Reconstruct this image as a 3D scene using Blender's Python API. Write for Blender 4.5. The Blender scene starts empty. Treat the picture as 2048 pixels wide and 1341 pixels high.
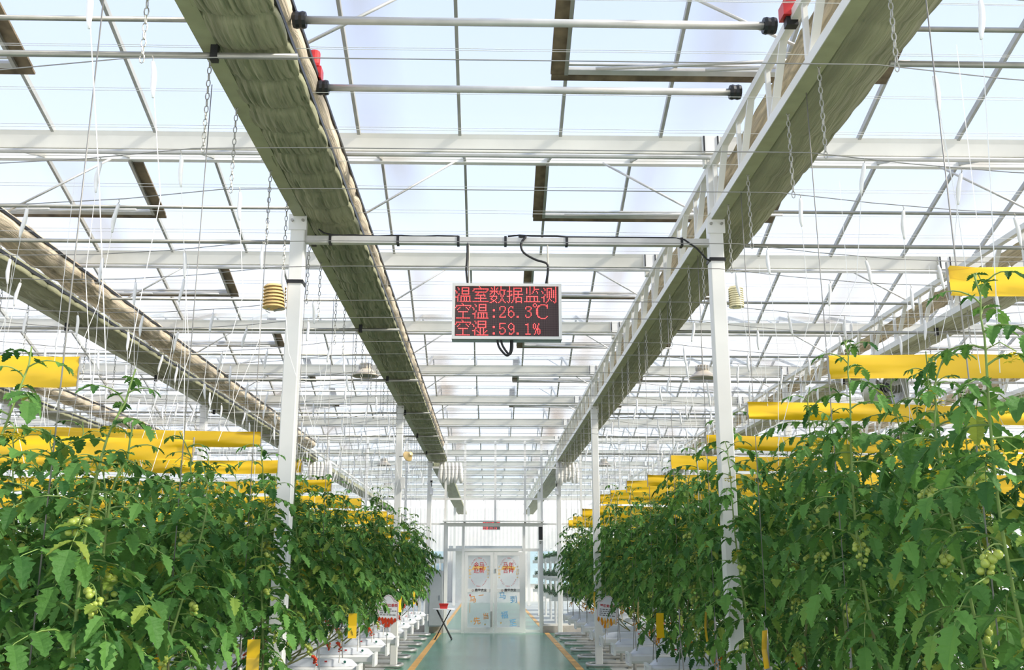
import bpy, math, random
from mathutils import Vector, Matrix, noise
R = random.Random(7)
PI = math.pi
C = bpy.context.scene.collection
sc = bpy.context.scene
ORD = ['front', 'second', 'third', 'fourth', 'fifth', 'sixth', 'seventh', 'eighth', 'ninth', 'tenth', 'eleventh', 'twelfth',
       'thirteenth', 'fourteenth', 'fifteenth', 'sixteenth', 'seventeenth', 'eighteenth', 'nineteenth', 'twentieth']
FST = ['first'] + ORD[1:]
SIDE = {-1: 'red-sign side', 1: 'orange-sign side'}

# ------------------------------------------------------------------ materials
def mat(name, col, rough=0.5, metal=0.0, var=0.08, scale=8.0, bump=0.0, bscale=30.0, spec=0.5, emit=None, estr=0.0, stretch=(1, 1, 1), bdist=.02):
    m = bpy.data.materials.new(name); m.use_nodes = True
    nt = m.node_tree; N = nt.nodes; L = nt.links
    b = N['Principled BSDF']
    tc = N.new('ShaderNodeTexCoord'); mp = N.new('ShaderNodeMapping'); mp.inputs['Scale'].default_value = stretch
    L.new(tc.outputs['Object'], mp.inputs['Vector'])
    nz = N.new('ShaderNodeTexNoise'); nz.inputs['Scale'].default_value = scale; nz.inputs['Detail'].default_value = 4
    L.new(mp.outputs[0], nz.inputs['Vector'])
    rp = N.new('ShaderNodeValToRGB')
    rp.color_ramp.elements[0].position = 0.3; rp.color_ramp.elements[1].position = 0.7
    lo = [max(0, c * (1 - var)) for c in col[:3]]; hi = [min(1, c * (1 + var)) for c in col[:3]]
    rp.color_ramp.elements[0].color = (*lo, 1); rp.color_ramp.elements[1].color = (*hi, 1)
    L.new(nz.outputs[0], rp.inputs[0]); L.new(rp.outputs[0], b.inputs['Base Color'])
    b.inputs['Roughness'].default_value = rough; b.inputs['Metallic'].default_value = metal
    b.inputs['Specular IOR Level'].default_value = spec
    if bump:
        n2 = N.new('ShaderNodeTexNoise'); n2.inputs['Scale'].default_value = bscale; n2.inputs['Detail'].default_value = 3
        L.new(mp.outputs[0], n2.inputs['Vector'])
        bp = N.new('ShaderNodeBump'); bp.inputs['Strength'].default_value = bump; bp.inputs['Distance'].default_value = bdist
        L.new(n2.outputs[0], bp.inputs['Height']); L.new(bp.outputs[0], b.inputs['Normal'])
    if emit:
        b.inputs['Emission Color'].default_value = (*emit, 1); b.inputs['Emission Strength'].default_value = estr
    return m

def leaf_mat(name, c0, c1, trans=0.35):
    m = bpy.data.materials.new(name); m.use_nodes = True
    nt = m.node_tree; N = nt.nodes; L = nt.links
    b = N['Principled BSDF']; out = N['Material Output']
    g = N.new('ShaderNodeNewGeometry'); rp = N.new('ShaderNodeValToRGB')
    e = rp.color_ramp.elements
    e[0].color = (*c0, 1); e[1].color = (*c1, 1); e[0].position = 0.0; e[1].position = 0.92
    x = e.new(0.98); x.color = (c1[0] * 2.0, c1[1] * 1.15, c1[2] * 0.9, 1)
    L.new(g.outputs['Random Per Island'], rp.inputs[0])
    oi = N.new('ShaderNodeObjectInfo')
    hv = N.new('ShaderNodeHueSaturation')
    mr = N.new('ShaderNodeMapRange'); mr.inputs[3].default_value = 0.85; mr.inputs[4].default_value = 1.2
    L.new(oi.outputs['Random'], mr.inputs[0]); L.new(mr.outputs[0], hv.inputs['Value']); L.new(rp.outputs[0], hv.inputs['Color'])
    tc = N.new('ShaderNodeTexCoord'); nz = N.new('ShaderNodeTexNoise'); nz.inputs['Scale'].default_value = 60
    L.new(tc.outputs['Object'], nz.inputs['Vector'])
    bp = N.new('ShaderNodeBump'); bp.inputs['Strength'].default_value = 0.5; bp.inputs['Distance'].default_value = 0.01
    L.new(nz.outputs[0], bp.inputs['Height']); L.new(bp.outputs[0], b.inputs['Normal'])
    L.new(hv.outputs[0], b.inputs['Base Color'])
    b.inputs['Roughness'].default_value = 0.6; b.inputs['Specular IOR Level'].default_value = 0.22
    t = N.new('ShaderNodeBsdfTranslucent'); mx = N.new('ShaderNodeMixShader'); mx.inputs[0].default_value = trans
    hs = N.new('ShaderNodeHueSaturation'); hs.inputs['Hue'].default_value = 0.48; hs.inputs['Value'].default_value = 1.3
    L.new(hv.outputs[0], hs.inputs['Color']); L.new(hs.outputs[0], t.inputs['Color'])
    L.new(b.outputs[0], mx.inputs[1]); L.new(t.outputs[0], mx.inputs[2]); L.new(mx.outputs[0], out.inputs['Surface'])
    return m

def glass_mat(name, tint, frost, fcol=(0.9, 0.93, 0.95), streak=False, gloss=0.06):
    """thin sheet: clear transmission with part frosting (translucent) and a little gloss"""
    m = bpy.data.materials.new(name); m.use_nodes = True
    nt = m.node_tree; N = nt.nodes; L = nt.links
    N.remove(N['Principled BSDF']); out = N['Material Output']
    tr = N.new('ShaderNodeBsdfTransparent'); tr.inputs[0].default_value = (*tint, 1)
    tl = N.new('ShaderNodeBsdfTranslucent'); tl.inputs[0].default_value = (*fcol, 1)
    df = N.new('ShaderNodeBsdfDiffuse'); df.inputs[0].default_value = (*fcol, 1)
    m0 = N.new('ShaderNodeMixShader'); m0.inputs[0].default_value = 0.35
    L.new(tl.outputs[0], m0.inputs[1]); L.new(df.outputs[0], m0.inputs[2])
    m1 = N.new('ShaderNodeMixShader'); m1.inputs[0].default_value = frost
    L.new(tr.outputs[0], m1.inputs[1]); L.new(m0.outputs[0], m1.inputs[2])
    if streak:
        # tint turns darker in soft bands at set X positions, uneven along their length
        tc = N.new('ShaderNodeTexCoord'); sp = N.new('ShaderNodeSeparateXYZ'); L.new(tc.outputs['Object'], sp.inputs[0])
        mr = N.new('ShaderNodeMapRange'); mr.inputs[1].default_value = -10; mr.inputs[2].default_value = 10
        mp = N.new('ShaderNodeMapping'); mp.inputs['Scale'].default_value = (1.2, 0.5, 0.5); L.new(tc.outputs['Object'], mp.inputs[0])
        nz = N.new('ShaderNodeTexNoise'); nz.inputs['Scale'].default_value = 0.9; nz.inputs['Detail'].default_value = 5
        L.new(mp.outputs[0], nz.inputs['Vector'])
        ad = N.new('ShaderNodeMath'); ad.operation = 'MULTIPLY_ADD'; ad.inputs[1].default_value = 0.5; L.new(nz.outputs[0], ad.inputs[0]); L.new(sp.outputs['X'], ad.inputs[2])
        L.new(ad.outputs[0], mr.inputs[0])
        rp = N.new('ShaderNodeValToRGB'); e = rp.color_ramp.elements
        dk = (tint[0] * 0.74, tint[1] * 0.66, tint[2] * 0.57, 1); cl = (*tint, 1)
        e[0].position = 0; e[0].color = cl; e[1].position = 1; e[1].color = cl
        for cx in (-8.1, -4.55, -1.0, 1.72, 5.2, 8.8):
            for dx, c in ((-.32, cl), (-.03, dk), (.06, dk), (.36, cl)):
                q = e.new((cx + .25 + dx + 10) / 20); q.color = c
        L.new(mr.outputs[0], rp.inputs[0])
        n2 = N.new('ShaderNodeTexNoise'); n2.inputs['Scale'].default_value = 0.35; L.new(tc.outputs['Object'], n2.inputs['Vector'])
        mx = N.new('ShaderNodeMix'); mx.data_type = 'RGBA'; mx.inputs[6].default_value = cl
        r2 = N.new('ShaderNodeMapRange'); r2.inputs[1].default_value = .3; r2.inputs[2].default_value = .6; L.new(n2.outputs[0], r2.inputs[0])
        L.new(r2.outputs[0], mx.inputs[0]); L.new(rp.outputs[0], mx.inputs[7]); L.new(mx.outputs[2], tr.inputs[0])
    gl = N.new('ShaderNodeBsdfGlossy'); gl.inputs['Roughness'].default_value = 0.15
    m2 = N.new('ShaderNodeMixShader'); m2.inputs[0].default_value = gloss
    L.new(m1.outputs[0], m2.inputs[1]); L.new(gl.outputs[0], m2.inputs[2]); L.new(m2.outputs[0], out.inputs['Surface'])
    return m

M = {}
M['white'] = mat('white_paint', (0.84, 0.83, 0.78), 0.35, var=0.04, scale=3)
M['alu'] = mat('weathered_aluminium', (0.62, 0.61, 0.57), 0.4, 0.35, var=0.1, scale=5)
M['bar'] = mat('glazing_bar_alu', (0.42, 0.42, 0.39), 0.5, 0.2, var=0.15, scale=4)
M['gutter'] = mat('gutter_alu', (0.88, 0.86, 0.77), 0.4, 0.0, var=0.08, scale=2)
M['galv'] = mat('galvanised_steel', (0.42, 0.41, 0.36), 0.4, 0.55, var=0.12, scale=9)
M['dark'] = mat('black_plastic', (0.012, 0.012, 0.013), 0.45, var=0.2)
M['thermal'] = mat('grey_green_screen_fabric', (0.28, 0.275, 0.16), 0.75, var=0.2, scale=1.0, bump=0.6, bscale=3.2, stretch=(9, 0.6, 2), bdist=.05)
M['olive_shade'] = mat('olive_chord_shade', (0.30, 0.31, 0.17), 0.5, var=0.1)  # painted shade and green plant reflection for the underside of the white chord
M['shade'] = mat('tan_screen_fabric', (0.62, 0.52, 0.38), 0.85, var=0.4, scale=3.0, bump=0.5, bscale=10, stretch=(14, 0.4, 14))
M['whitecloth'] = mat('white_fabric', (0.85, 0.82, 0.75), 0.85, var=0.06, bump=0.3, bscale=14)
M['brown'] = mat('vent_seal_brown', (0.16, 0.12, 0.07), 0.7, var=0.5, scale=7)
M['yellow'] = mat('yellow_sticky_film', (0.92, 0.575, 0.012), 0.28, var=0.06, scale=2, bump=0.15, bscale=5)
M['string'] = mat('white_twine', (0.9, 0.9, 0.87), 0.8, var=0.05)
M['steelwire'] = mat('steel_wire', (0.33, 0.32, 0.29), 0.45, 0.5, var=0.1)
M['stem'] = mat('tomato_stem', (0.20, 0.30, 0.07), 0.55, var=0.25, scale=14)
M['vine'] = mat('bare_vine', (0.16, 0.17, 0.06), 0.7, var=0.35, scale=18)
M['leaf'] = leaf_mat('tomato_leaf', (0.022, 0.088, 0.017), (0.125, 0.285, 0.055), .25)
M['berryleaf'] = leaf_mat('strawberry_leaf', (0.03, 0.10, 0.035), (0.08, 0.20, 0.05), 0.25)
M['green'] = mat('green_tomato', (0.42, 0.50, 0.09), 0.25, var=0.25, scale=25)
M['red'] = mat('red_tomato', (0.62, 0.05, 0.012), 0.2, var=0.25, scale=20)
M['orange'] = mat('orange_tomato', (0.80, 0.30, 0.015), 0.2, var=0.2, scale=20)
M['flower'] = mat('yellow_flower', (0.95, 0.70, 0.03), 0.6, var=0.15)
M['tray'] = mat('white_coated_gutter', (0.86, 0.86, 0.83), 0.4, var=0.04)
M['bag'] = mat('white_bag_film', (0.80, 0.83, 0.87), 0.35, var=0.06, bump=0.4, bscale=8)
M['redplastic'] = mat('red_plastic', (0.62, 0.03, 0.025), 0.35, var=0.12)
M['gold'] = mat('cream_louvre', (0.88, 0.62, 0.27), 0.4, var=0.08)
M['cream'] = mat('pale_louvre', (0.86, 0.78, 0.50), 0.4, var=0.05)
M['lampshade'] = mat('lamp_metal', (0.50, 0.43, 0.33), 0.4, 0.0, var=0.08)
M['lampin'] = mat('lamp_inside', (0.16, 0.17, 0.11), 0.5, var=0.1)
M['concrete'] = mat('concrete', (0.50, 0.46, 0.40), 0.85, var=0.12, scale=5, bump=0.3)
M['grey'] = mat('grey_enamel', (0.36, 0.39, 0.40), 0.4, var=0.05)
M['glass'] = glass_mat('clear_pane', (0.96, 0.98, 0.98), 0.05, gloss=0.05)
M['frost'] = glass_mat('frosted_pane', (0.92, 0.93, 0.95), 0.42, (0.80, 0.81, 0.82), gloss=0.05)
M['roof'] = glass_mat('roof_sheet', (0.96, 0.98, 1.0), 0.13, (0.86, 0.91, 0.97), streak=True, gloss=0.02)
M['lit'] = mat('lit_red_led', (0.8, 0.05, 0.05), 0.4, var=0.02, emit=(1.0, 0.03, 0.035), estr=1.9)
M['core'] = mat('lit_led_core', (0.9, 0.3, 0.3), 0.4, var=0.02, emit=(1.0, 0.30, 0.27), estr=1.1)
M['ink'] = mat('dark_ink', (0.06, 0.05, 0.05), 0.6, var=0.1)
M['redink'] = mat('red_ink', (0.55, 0.03, 0.03), 0.6, var=0.1)
M['goldink'] = mat('gold_ink', (0.90, 0.58, 0.18), 0.6, var=0.1)
M['orangeink'] = mat('orange_ink', (0.85, 0.36, 0.08), 0.6, var=0.12)
M['blueink'] = mat('sky_blue_ink', (0.28, 0.58, 0.85), 0.6, var=0.12)
M['paper'] = mat('white_board', (0.88, 0.87, 0.87), 0.45, var=0.02)
M['pipe'] = mat('steel_rail_pipe', (0.50, 0.49, 0.46), 0.35, 0.5, var=0.18, scale=10)
M['bluepane'] = mat('pale_blue_pane', (0.62, 0.80, 0.86), 0.3, var=.05)
M['outside'] = mat('pale_panel', (0.88, 0.86, 0.80), 0.6, var=0.04)

# floor with teal epoxy
def floor_mat(name, c, rough, var, sc_, spots=0.0):
    m = mat(name, c, rough, var=var, scale=sc_, bump=0.03, bscale=3)
    return m
M['teal'] = floor_mat('teal_epoxy', (0.09, 0.25, 0.165), 0.22, 0.2, 1.2)
M['ground'] = floor_mat('pale_ground_sheet', (0.44, 0.46, 0.44), 0.5, 0.12, 1.5)
M['stripe'] = mat('ochre_line_paint', (0.66, 0.36, 0.09), 0.45, var=0.12, scale=4)

def panel_mat():
    m = bpy.data.materials.new('led_matrix'); m.use_nodes = True
    nt = m.node_tree; N = nt.nodes; L = nt.links; b = N['Principled BSDF']
    tc = N.new('ShaderNodeTexCoord'); vm = N.new('ShaderNodeVectorMath'); vm.operation = 'SCALE'; vm.inputs['Scale'].default_value = 1 / 0.00893
    fr = N.new('ShaderNodeVectorMath'); fr.operation = 'FRACTION'
    sb = N.new('ShaderNodeVectorMath'); sb.operation = 'SUBTRACT'; sb.inputs[1].default_value = (0.5, 0.0, 0.5)
    mu = N.new('ShaderNodeVectorMath'); mu.operation = 'MULTIPLY'; mu.inputs[1].default_value = (1, 0, 1)
    ln = N.new('ShaderNodeVectorMath'); ln.operation = 'LENGTH'
    rp = N.new('ShaderNodeValToRGB'); e = rp.color_ramp.elements
    e[0].position = 0.22; e[0].color = (0.17, 0.11, 0.10, 1); e[1].position = 0.36; e[1].color = (0.030, 0.014, 0.016, 1)
    for a, c in ((tc.outputs['Object'], vm.inputs[0]), (vm.outputs[0], fr.inputs[0]), (fr.outputs[0], sb.inputs[0]), (sb.outputs[0], mu.inputs[0]),
                 (mu.outputs[0], ln.inputs[0]), (ln.outputs['Value'], rp.inputs[0]), (rp.outputs[0], b.inputs['Base Color'])):
        L.new(a, c)
    b.inputs['Roughness'].default_value = 0.6
    return m
M['panel'] = panel_mat()

# ------------------------------------------------------------------ mesh builder
class MB:
    def __init__(s): s.v = []; s.f = []; s.mi = []; s.k = 0
    def face(s, idx): s.f.append(tuple(idx)); s.mi.append(s.k)
    def add(s, vs, fs):
        b = len(s.v); s.v.extend([tuple(p) for p in vs])
        for f in fs: s.f.append(tuple(b + i for i in f)); s.mi.append(s.k)
    def box(s, c, d, rot=None):
        x, y, z = d[0] / 2, d[1] / 2, d[2] / 2
        vs = [Vector(p) for p in ((-x, -y, -z), (x, -y, -z), (x, y, -z), (-x, y, -z), (-x, -y, z), (x, -y, z), (x, y, z), (-x, y, z))]
        if rot is not None: vs = [rot @ p for p in vs]
        c = Vector(c)
        s.add([p + c for p in vs], ((0, 3, 2, 1), (4, 5, 6, 7), (0, 1, 5, 4), (1, 2, 6, 5), (2, 3, 7, 6), (3, 0, 4, 7)))
    def bar(s, a, b, w, h):
        a = Vector(a); b = Vector(b); d = b - a; q = d.to_track_quat('X', 'Z').to_matrix()
        s.box((a + b) / 2, (d.length, w, h), q)
    def tube(s, pts, r, n=6, cap=True, radii=None):
        P = [Vector(p) for p in pts]; m = len(P); rings = []
        up = None
        for i in range(m):
            d = (P[min(i + 1, m - 1)] - P[max(i - 1, 0)])
            if d.length < 1e-9: d = Vector((0, 0, 1))
            d.normalize()
            if up is None:
                up = Vector((0, 0, 1)) if abs(d.z) < 0.9 else Vector((1, 0, 0))
            x = d.cross(up)
            if x.length < 1e-6: x = d.orthogonal()
            x.normalize(); y = x.cross(d); up = y
            rr = radii[i] if radii else r
            rings.append([P[i] + (x * math.cos(2 * PI * j / n) + y * math.sin(2 * PI * j / n)) * rr for j in range(n)])
        vs = [p for g in rings for p in g]; fs = []
        for i in range(m - 1):
            for j in range(n):
                a = i * n + j; b = i * n + (j + 1) % n
                fs.append((a, b, b + n, a + n))
        if cap:
            fs.append(tuple(range(n - 1, -1, -1))); fs.append(tuple((m - 1) * n + j for j in range(n)))
        s.add(vs, fs)
    def lathe(s, prof, n=20, c=(0, 0, 0), axis='Z'):
        vs = []; fs = []; m = len(prof)
        for r, z in prof:
            for j in range(n):
                a = 2 * PI * j / n; p = (r * math.cos(a), r * math.sin(a), z)
                if axis == 'Y': p = (p[0], p[2], p[1])
                vs.append((p[0] + c[0], p[1] + c[1], p[2] + c[2]))
        for i in range(m - 1):
            for j in range(n):
                a = i * n + j; b = i * n + (j + 1) % n
                fs.append((a, b, b + n, a + n))
        s.add(vs, fs)
    def prism(s, prof, x0, x1):
        """profile in (y,z), swept along x"""
        n = len(prof)
        vs = [(x0, y, z) for y, z in prof] + [(x1, y, z) for y, z in prof]
        fs = [(i, (i + 1) % n, n + (i + 1) % n, n + i) for i in range(n)]
        fs += [tuple(range(n - 1, -1, -1)), tuple(range(n, 2 * n))]
        s.add(vs, fs)
    def sphere(s, c, r, u=8, v=6, sz=1.0):
        vs = [(c[0], c[1], c[2] + r * sz)]
        for i in range(1, v):
            t = PI * i / v
            for j in range(u):
                a = 2 * PI * j / u
                vs.append((c[0] + r * math.sin(t) * math.cos(a), c[1] + r * math.sin(t) * math.sin(a), c[2] + r * sz * math.cos(t)))
        vs.append((c[0], c[1], c[2] - r * sz)); fs = []
        for j in range(u): fs.append((0, 1 + j, 1 + (j + 1) % u))
        for i in range(v - 2):
            for j in range(u):
                a = 1 + i * u + j; b = 1 + i * u + (j + 1) % u
                fs.append((a, a + u, b + u, b))
        e = len(vs) - 1; o = 1 + (v - 2) * u
        for j in range(u): fs.append((o + j, e, o + (j + 1) % u))
        s.add(vs, fs)
    def mesh(s, name, mats, smooth=False):
        me = bpy.data.meshes.new(name); me.from_pydata(s.v, [], s.f)
        if not isinstance(mats, (list, tuple)): mats = [mats]
        for m in mats: me.materials.append(m)
        if len(mats) > 1: me.polygons.foreach_set('material_index', s.mi)
        if smooth: me.polygons.foreach_set('use_smooth', [True] * len(me.polygons))
        me.update(); return me
    def obj(s, name, mats, parent=None, loc=None, smooth=False):
        return place(s.mesh(name, mats, smooth), name, parent, loc)

def place(me, name, parent=None, loc=None, rot=None):
    o = bpy.data.objects.new(name, me); C.objects.link(o)
    if parent is not None: o.parent = parent
    if loc is not None: o.location = loc
    if rot is not None: o.rotation_euler = rot
    return o
def thing(name, label, cat, loc=(0, 0, 0), rotz=0.0, group=None):
    o = bpy.data.objects.new(name, None); C.objects.link(o); o.location = loc; o.rotation_euler = (0, 0, rotz)
    o.empty_display_size = 0.05
    return tag(o, label, cat, group)
def tag(o, label, cat, group=None):
    o['label'] = label; o['category'] = cat
    if group: o['group'] = group
    return o
def struct(o, label=None):
    o['kind'] = 'structure'
    if label: o['label'] = label
    return o
def sempty(name, loc=(0, 0, 0)):
    o = bpy.data.objects.new(name, None); C.objects.link(o); o.location = loc; o['kind'] = 'structure'; return o

TXT = {}
def text_cache(jobs):
    """turn every needed piece of lettering into a flat mesh, standing up and facing -Y"""
    obs = []
    for body, size, bold in jobs:
        cu = bpy.data.curves.new('t', 'FONT'); cu.body = body; cu.size = size; cu.align_x = 'CENTER'; cu.align_y = 'CENTER'; cu.offset = bold; cu.resolution_u = 3
        o = bpy.data.objects.new('t', cu); C.objects.link(o); obs.append((body, o))
    dg = bpy.context.evaluated_depsgraph_get(); dg.update()
    for (body, size, bold), (_, o) in zip(jobs, obs):
        me = bpy.data.meshes.new_from_object(o.evaluated_get(dg)); me.name = 'lettering'
        me.materials.clear(); me.transform(Matrix.Rotation(PI / 2, 4, 'X')); TXT[(body, size, bold)] = me
    for _, o in obs:
        cu = o.data; bpy.data.objects.remove(o); bpy.data.curves.remove(cu)
JOBS = [(c, .052, 0.0) for c in sorted(set('HAPPYNEWYEAR'))]
JOBS += [(s, .15, .002) for s in ('金马', '迎新', '马年', '吉祥')] + [(s, .085, .001) for s in '新年快乐恭喜发财'] + [('鼎宇农业', .08, .002)]
JOBS += [('一', .14, .003), ('马', .19, .003), ('当', .17, .003), ('先', .20, .003), ('马', .20, .003), ('到', .20, .003), ('福', .20, .003), ('至', .20, .003)]
JOBS += [('梦想真红番茄', .046, .001), ('梦想黄番茄', .046, .001)]
text_cache(JOBS)
def text_mesh(body, size, m, bold=0.0):
    me = TXT[(body, size, bold)].copy(); me.materials.append(m); return me

# ------------------------------------------------------------------ layout constants
H = 1.65
GY = [7.94 + 3.28 * n for n in range(-2, 15)]     # roof gutters
ZG, ZR = 5.28, 5.83
TX = [-12.24, -8.70, -5.16, -1.62, 1.92, 5.46, 9.00, 12.54]
YW = 27.4
ROWS = [3.92 + 1.64 * k for k in range(14)]
XE = {-1: -1.50, 1: 1.86}                          # aisle ends of the rows
XMIN, XMAX = -16.0, 16.5

# ------------------------------------------------------------------ floor
f = MB(); f.box((0.13, 28.0, -0.05), (2.95, 62, 0.1)); struct(f.obj('floor', M['teal']), 'teal green glossy painted aisle floor')
for sx, xa, xb in ((-1, XMIN, -1.345), (1, 1.605, XMAX)):
    f = MB(); f.box(((xa + xb) / 2, 28, -0.05), (xb - xa, 62, 0.1)); struct(f.obj('floor', M['ground']))
    e = MB()
    ex = (-1.75, -1.345) if sx < 0 else (1.605, 2.1)
    e.box(((ex[0] + ex[1]) / 2, 15, 0.002), (ex[1] - ex[0], 24.8, 0.004)); struct(e.obj('floor', M['teal']))
f = MB(); f.box((-1.295, 28, 0.003), (0.115, 62, 0.006)); struct(f.obj('trim_1', M['stripe']), 'ochre painted line along the aisle')
f = MB(); f.box((1.565, 28, 0.003), (0.125, 62, 0.006)); struct(f.obj('trim_2', M['stripe']), 'ochre painted line along the aisle')

# ------------------------------------------------------------------ roof: one ceiling per bay with glazing bars
BX = [-0.266 + 0.868 * i for i in range(-16, 18)]
bm = MB()
s_ = Vector((0, 1.64, ZR - ZG))
bm.bar((0, -1.64, ZG - ZR), (0, 0, 0), 0.027, 0.05); bm.bar((0, 0, 0), (0, 1.64, ZG - ZR), 0.027, 0.05)
bar_me = bm.mesh('glazing_bar', M['bar'])
for n in range(len(GY) - 1):
    y0, y1 = GY[n], GY[n + 1]; yr = (y0 + y1) / 2
    g = MB()
    g.add([(XMIN, y0, ZG + .03), (XMAX, y0, ZG + .03), (XMAX, yr, ZR + .03), (XMIN, yr, ZR + .03), (XMIN, y1, ZG + .03), (XMAX, y1, ZG + .03)],
          [(0, 1, 2, 3), (3, 2, 5, 4)])
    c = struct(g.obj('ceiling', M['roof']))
    rb = MB(); rb.box((0, yr, ZR - 0.02), (XMAX - XMIN, 0.07, 0.07)); rb.obj('ridge_bar', M['white'], c)
    for i, x in enumerate(BX):
        if abs(x) < (7 if n > 9 else 13.5): place(bar_me, 'glazing_bar', c, (x, yr, ZR))

# gutters, brackets, pipe
gp = [(-0.10, 0.02), (-0.085, -0.02), (-0.06, -0.125), (0.06, -0.125), (0.085, -0.02), (0.10, 0.02)]
for n, y in enumerate(GY[1:-1]):
    t = thing('roof_gutter', 'pale aluminium roof gutter crossing the hall, %s in line toward the end wall' % FST[n], 'gutter', (0, y, ZG))
    g = MB(); g.prism(gp, XMIN, XMAX); g.obj('trough', M['gutter'], t)
    g = MB(); g.tube([(XMIN, -0.09, -0.17), (XMAX, -0.09, -0.17)], 0.022, 8); g.obj('drain_pipe', M['alu'], t)
    for x in TX[1:-1]:
        b = MB(); b.box((x - 0.02, -0.112, -0.06), (0.16, 0.012, 0.16)); b.k = 1
        for dx in (-.06, .06): b.box((x - 0.02 + dx, -0.12, -0.06), (0.012, 0.012, 0.15))
        b.obj('bracket', [M['white'], M['dark']], t)

# ------------------------------------------------------------------ trusses with folded screens
def fabric(name, x0, x1, z0, y0, y1, strap, depth, wr, m, seed, res=0.07, scal=.03, nx=30, fx=1.0):
    ny = int((y1 - y0) / res); b = MB(); vs = []; fs = []
    for j in range(ny + 1):
        y = y0 + (y1 - y0) * j / ny
        bul = abs(math.sin(PI * (y - y0) / strap)) ** 0.28
        row = []
        for i in range(nx + 1):
            u = i / nx
            if u <= 0.75:      # underside
                x = x0 + (x1 - x0) * (u / 0.75); edge = u / 0.75
                z = z0 - depth * (math.sin(PI * min(max(edge, .04), .96)) ** 0.5) * (0.38 + 0.62 * bul)
                x += scal * bul * (edge ** 3)
            else:              # outer flank going up
                w = (u - 0.75) / 0.25
                x = x1 + scal * bul * math.sin(PI * (0.5 + w / 2)); z = z0 + 0.10 * w
            nn = noise.noise(Vector((fx * x * 28 + 1.2 * bul + seed, y * 1.3, seed))) + 1.3 * (abs(noise.noise(Vector((fx * x * 30 + 2.2 * bul, y * 1.7 + seed, 3.3)))) * 2 - .5)
            z += wr * nn * (0.3 + 0.7 * bul); row.append((x, y, z))
        vs.extend(row)
    for j in range(ny):
        for i in range(nx):
            a = j * (nx + 1) + i; fs.append((a, a + 1, a + nx + 2, a + nx + 1))
    b.add(vs, fs); return b.mesh(name, m, True)

TZ0, TZ1 = 4.60, 5.06
def build_truss_meshes():
    d = {}
    b = MB(); b.box((0, 0, 0), (0.06, 1, 0.07)); d['chord'] = b
    b = MB(); b.bar((0, 0, TZ0), (0, 0, TZ1), 0.035, 0.03); d['strut'] = b.mesh('strut', M['white'])
    b = MB(); b.bar((0, -0.36, TZ1), (0, 0, TZ0), 0.05, 0.02); d['brace'] = b.mesh('brace', M['white'])
    return d
tm = build_truss_meshes()
TL = ['outermost', 'second', 'third', 'inner', 'inner', 'third', 'second', 'outermost']
Y0T, Y1T = 2.6, 27.2
low_me = {-1: fabric('fabric', 0.04, 0.44, -0.02, 0, Y1T - Y0T, 0.36, 0.075, 0.011, M['thermal'], 1.7, .036, .028, 60, 2.0),
          1: fabric('fabric', 0.04, 0.455, -0.02, 0, Y1T - Y0T, 0.36, 0.055, 0.005, M['thermal'], 8.7, .05, .004)}
up_me = fabric('fabric', 0.05, 0.36, -0.02, 0, Y1T - Y0T, 0.50, 0.15, 0.012, M['shade'], 5.1, 0.12)
def truss(x, y0, y1, label, far=False):
    t = thing('roof_truss', label, 'truss', (x, y0, 0))
    L_ = y1 - y0
    b = MB(); b.box((0, L_ / 2, TZ0 - 0.005), (0.07, L_, 0.075)); b.obj('bottom_chord', M['white'], t)
    b = MB(); b.box((.012, L_ / 2, TZ0 - .047), (0.10, L_, 0.008)); b.obj('under_shade', M['olive_shade'], t)  # added thin strip carrying the painted shade below the chord
    b = MB(); b.box((0, L_ / 2, TZ1), (0.06, L_, 0.06)); b.obj('top_chord', M['white'], t)
    st = 0.82 if not far else 1.64
    n = int(L_ / st)
    for i in range(n):
        yy = 0.3 + i * st
        place(tm['strut'], 'strut', t, (0, yy, 0))
        if yy > 0.5: place(tm['brace'], 'brace', t, (0, yy - 0.05, 0))
    for gy in GY:
        if y0 < gy < y1:
            s = MB(); s.box((-0.02, gy - y0, (TZ1 + ZG - 0.12) / 2), (0.09, 0.09, ZG - 0.12 - TZ1)); s.obj('stub_column', M['white'], t)
    return t
for i, x in enumerate(TX):
    if abs(x) > 12.3: continue
    side = 'red-sign side' if x < 0 else 'orange-sign side'
    kk = {0: 4, 1: 3, 2: 2, 3: 1, 4: 1, 5: 2, 6: 3, 7: 4}[i]
    w = {1: 'beside the aisle', 2: 'second from the aisle', 3: 'third from the aisle', 4: 'fourth from the aisle'}[kk]
    truss(x, Y0T, Y1T, 'white lattice roof truss, %s, %s' % (w, side))
    s = thing('thermal_screen', 'folded grey-green thermal screen under the truss %s, %s' % (w, side), 'screen', (x, Y0T, TZ0))
    place(low_me[-1 if x < 0 else 1], 'fabric', s)
    b = MB(); b.box((0.455, (Y1T - Y0T) / 2, 0.03), (0.025, Y1T - Y0T, 0.035)); b.obj('lead_bar', M['dark'], s)
    s = thing('shade_screen', 'bundled tan shade screen along the truss top, %s, %s' % (w, side), 'screen', (x, Y0T, TZ1 - 0.02))
    place(up_me, 'fabric', s)
    b = MB(); b.box((0.385, (Y1T - Y0T) / 2, 0.03), (0.02, Y1T - Y0T, 0.03)); b.obj('lead_bar', M['dark'], s)
    if abs(x) < 6:
        truss(x, 27.7, 54, 'white lattice truss beyond the glass wall, %s, %s' % (w, side), True)
        s = thing('thermal_screen', 'folded screen beyond the glass wall, %s, %s' % (w, side), 'screen', (x, 28.2, TZ0))
        m2 = MB(); m2.box((0.22, 12.5, -0.03), (0.46, 25, 0.12)); m2.obj('fabric', M['thermal'], s)

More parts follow.
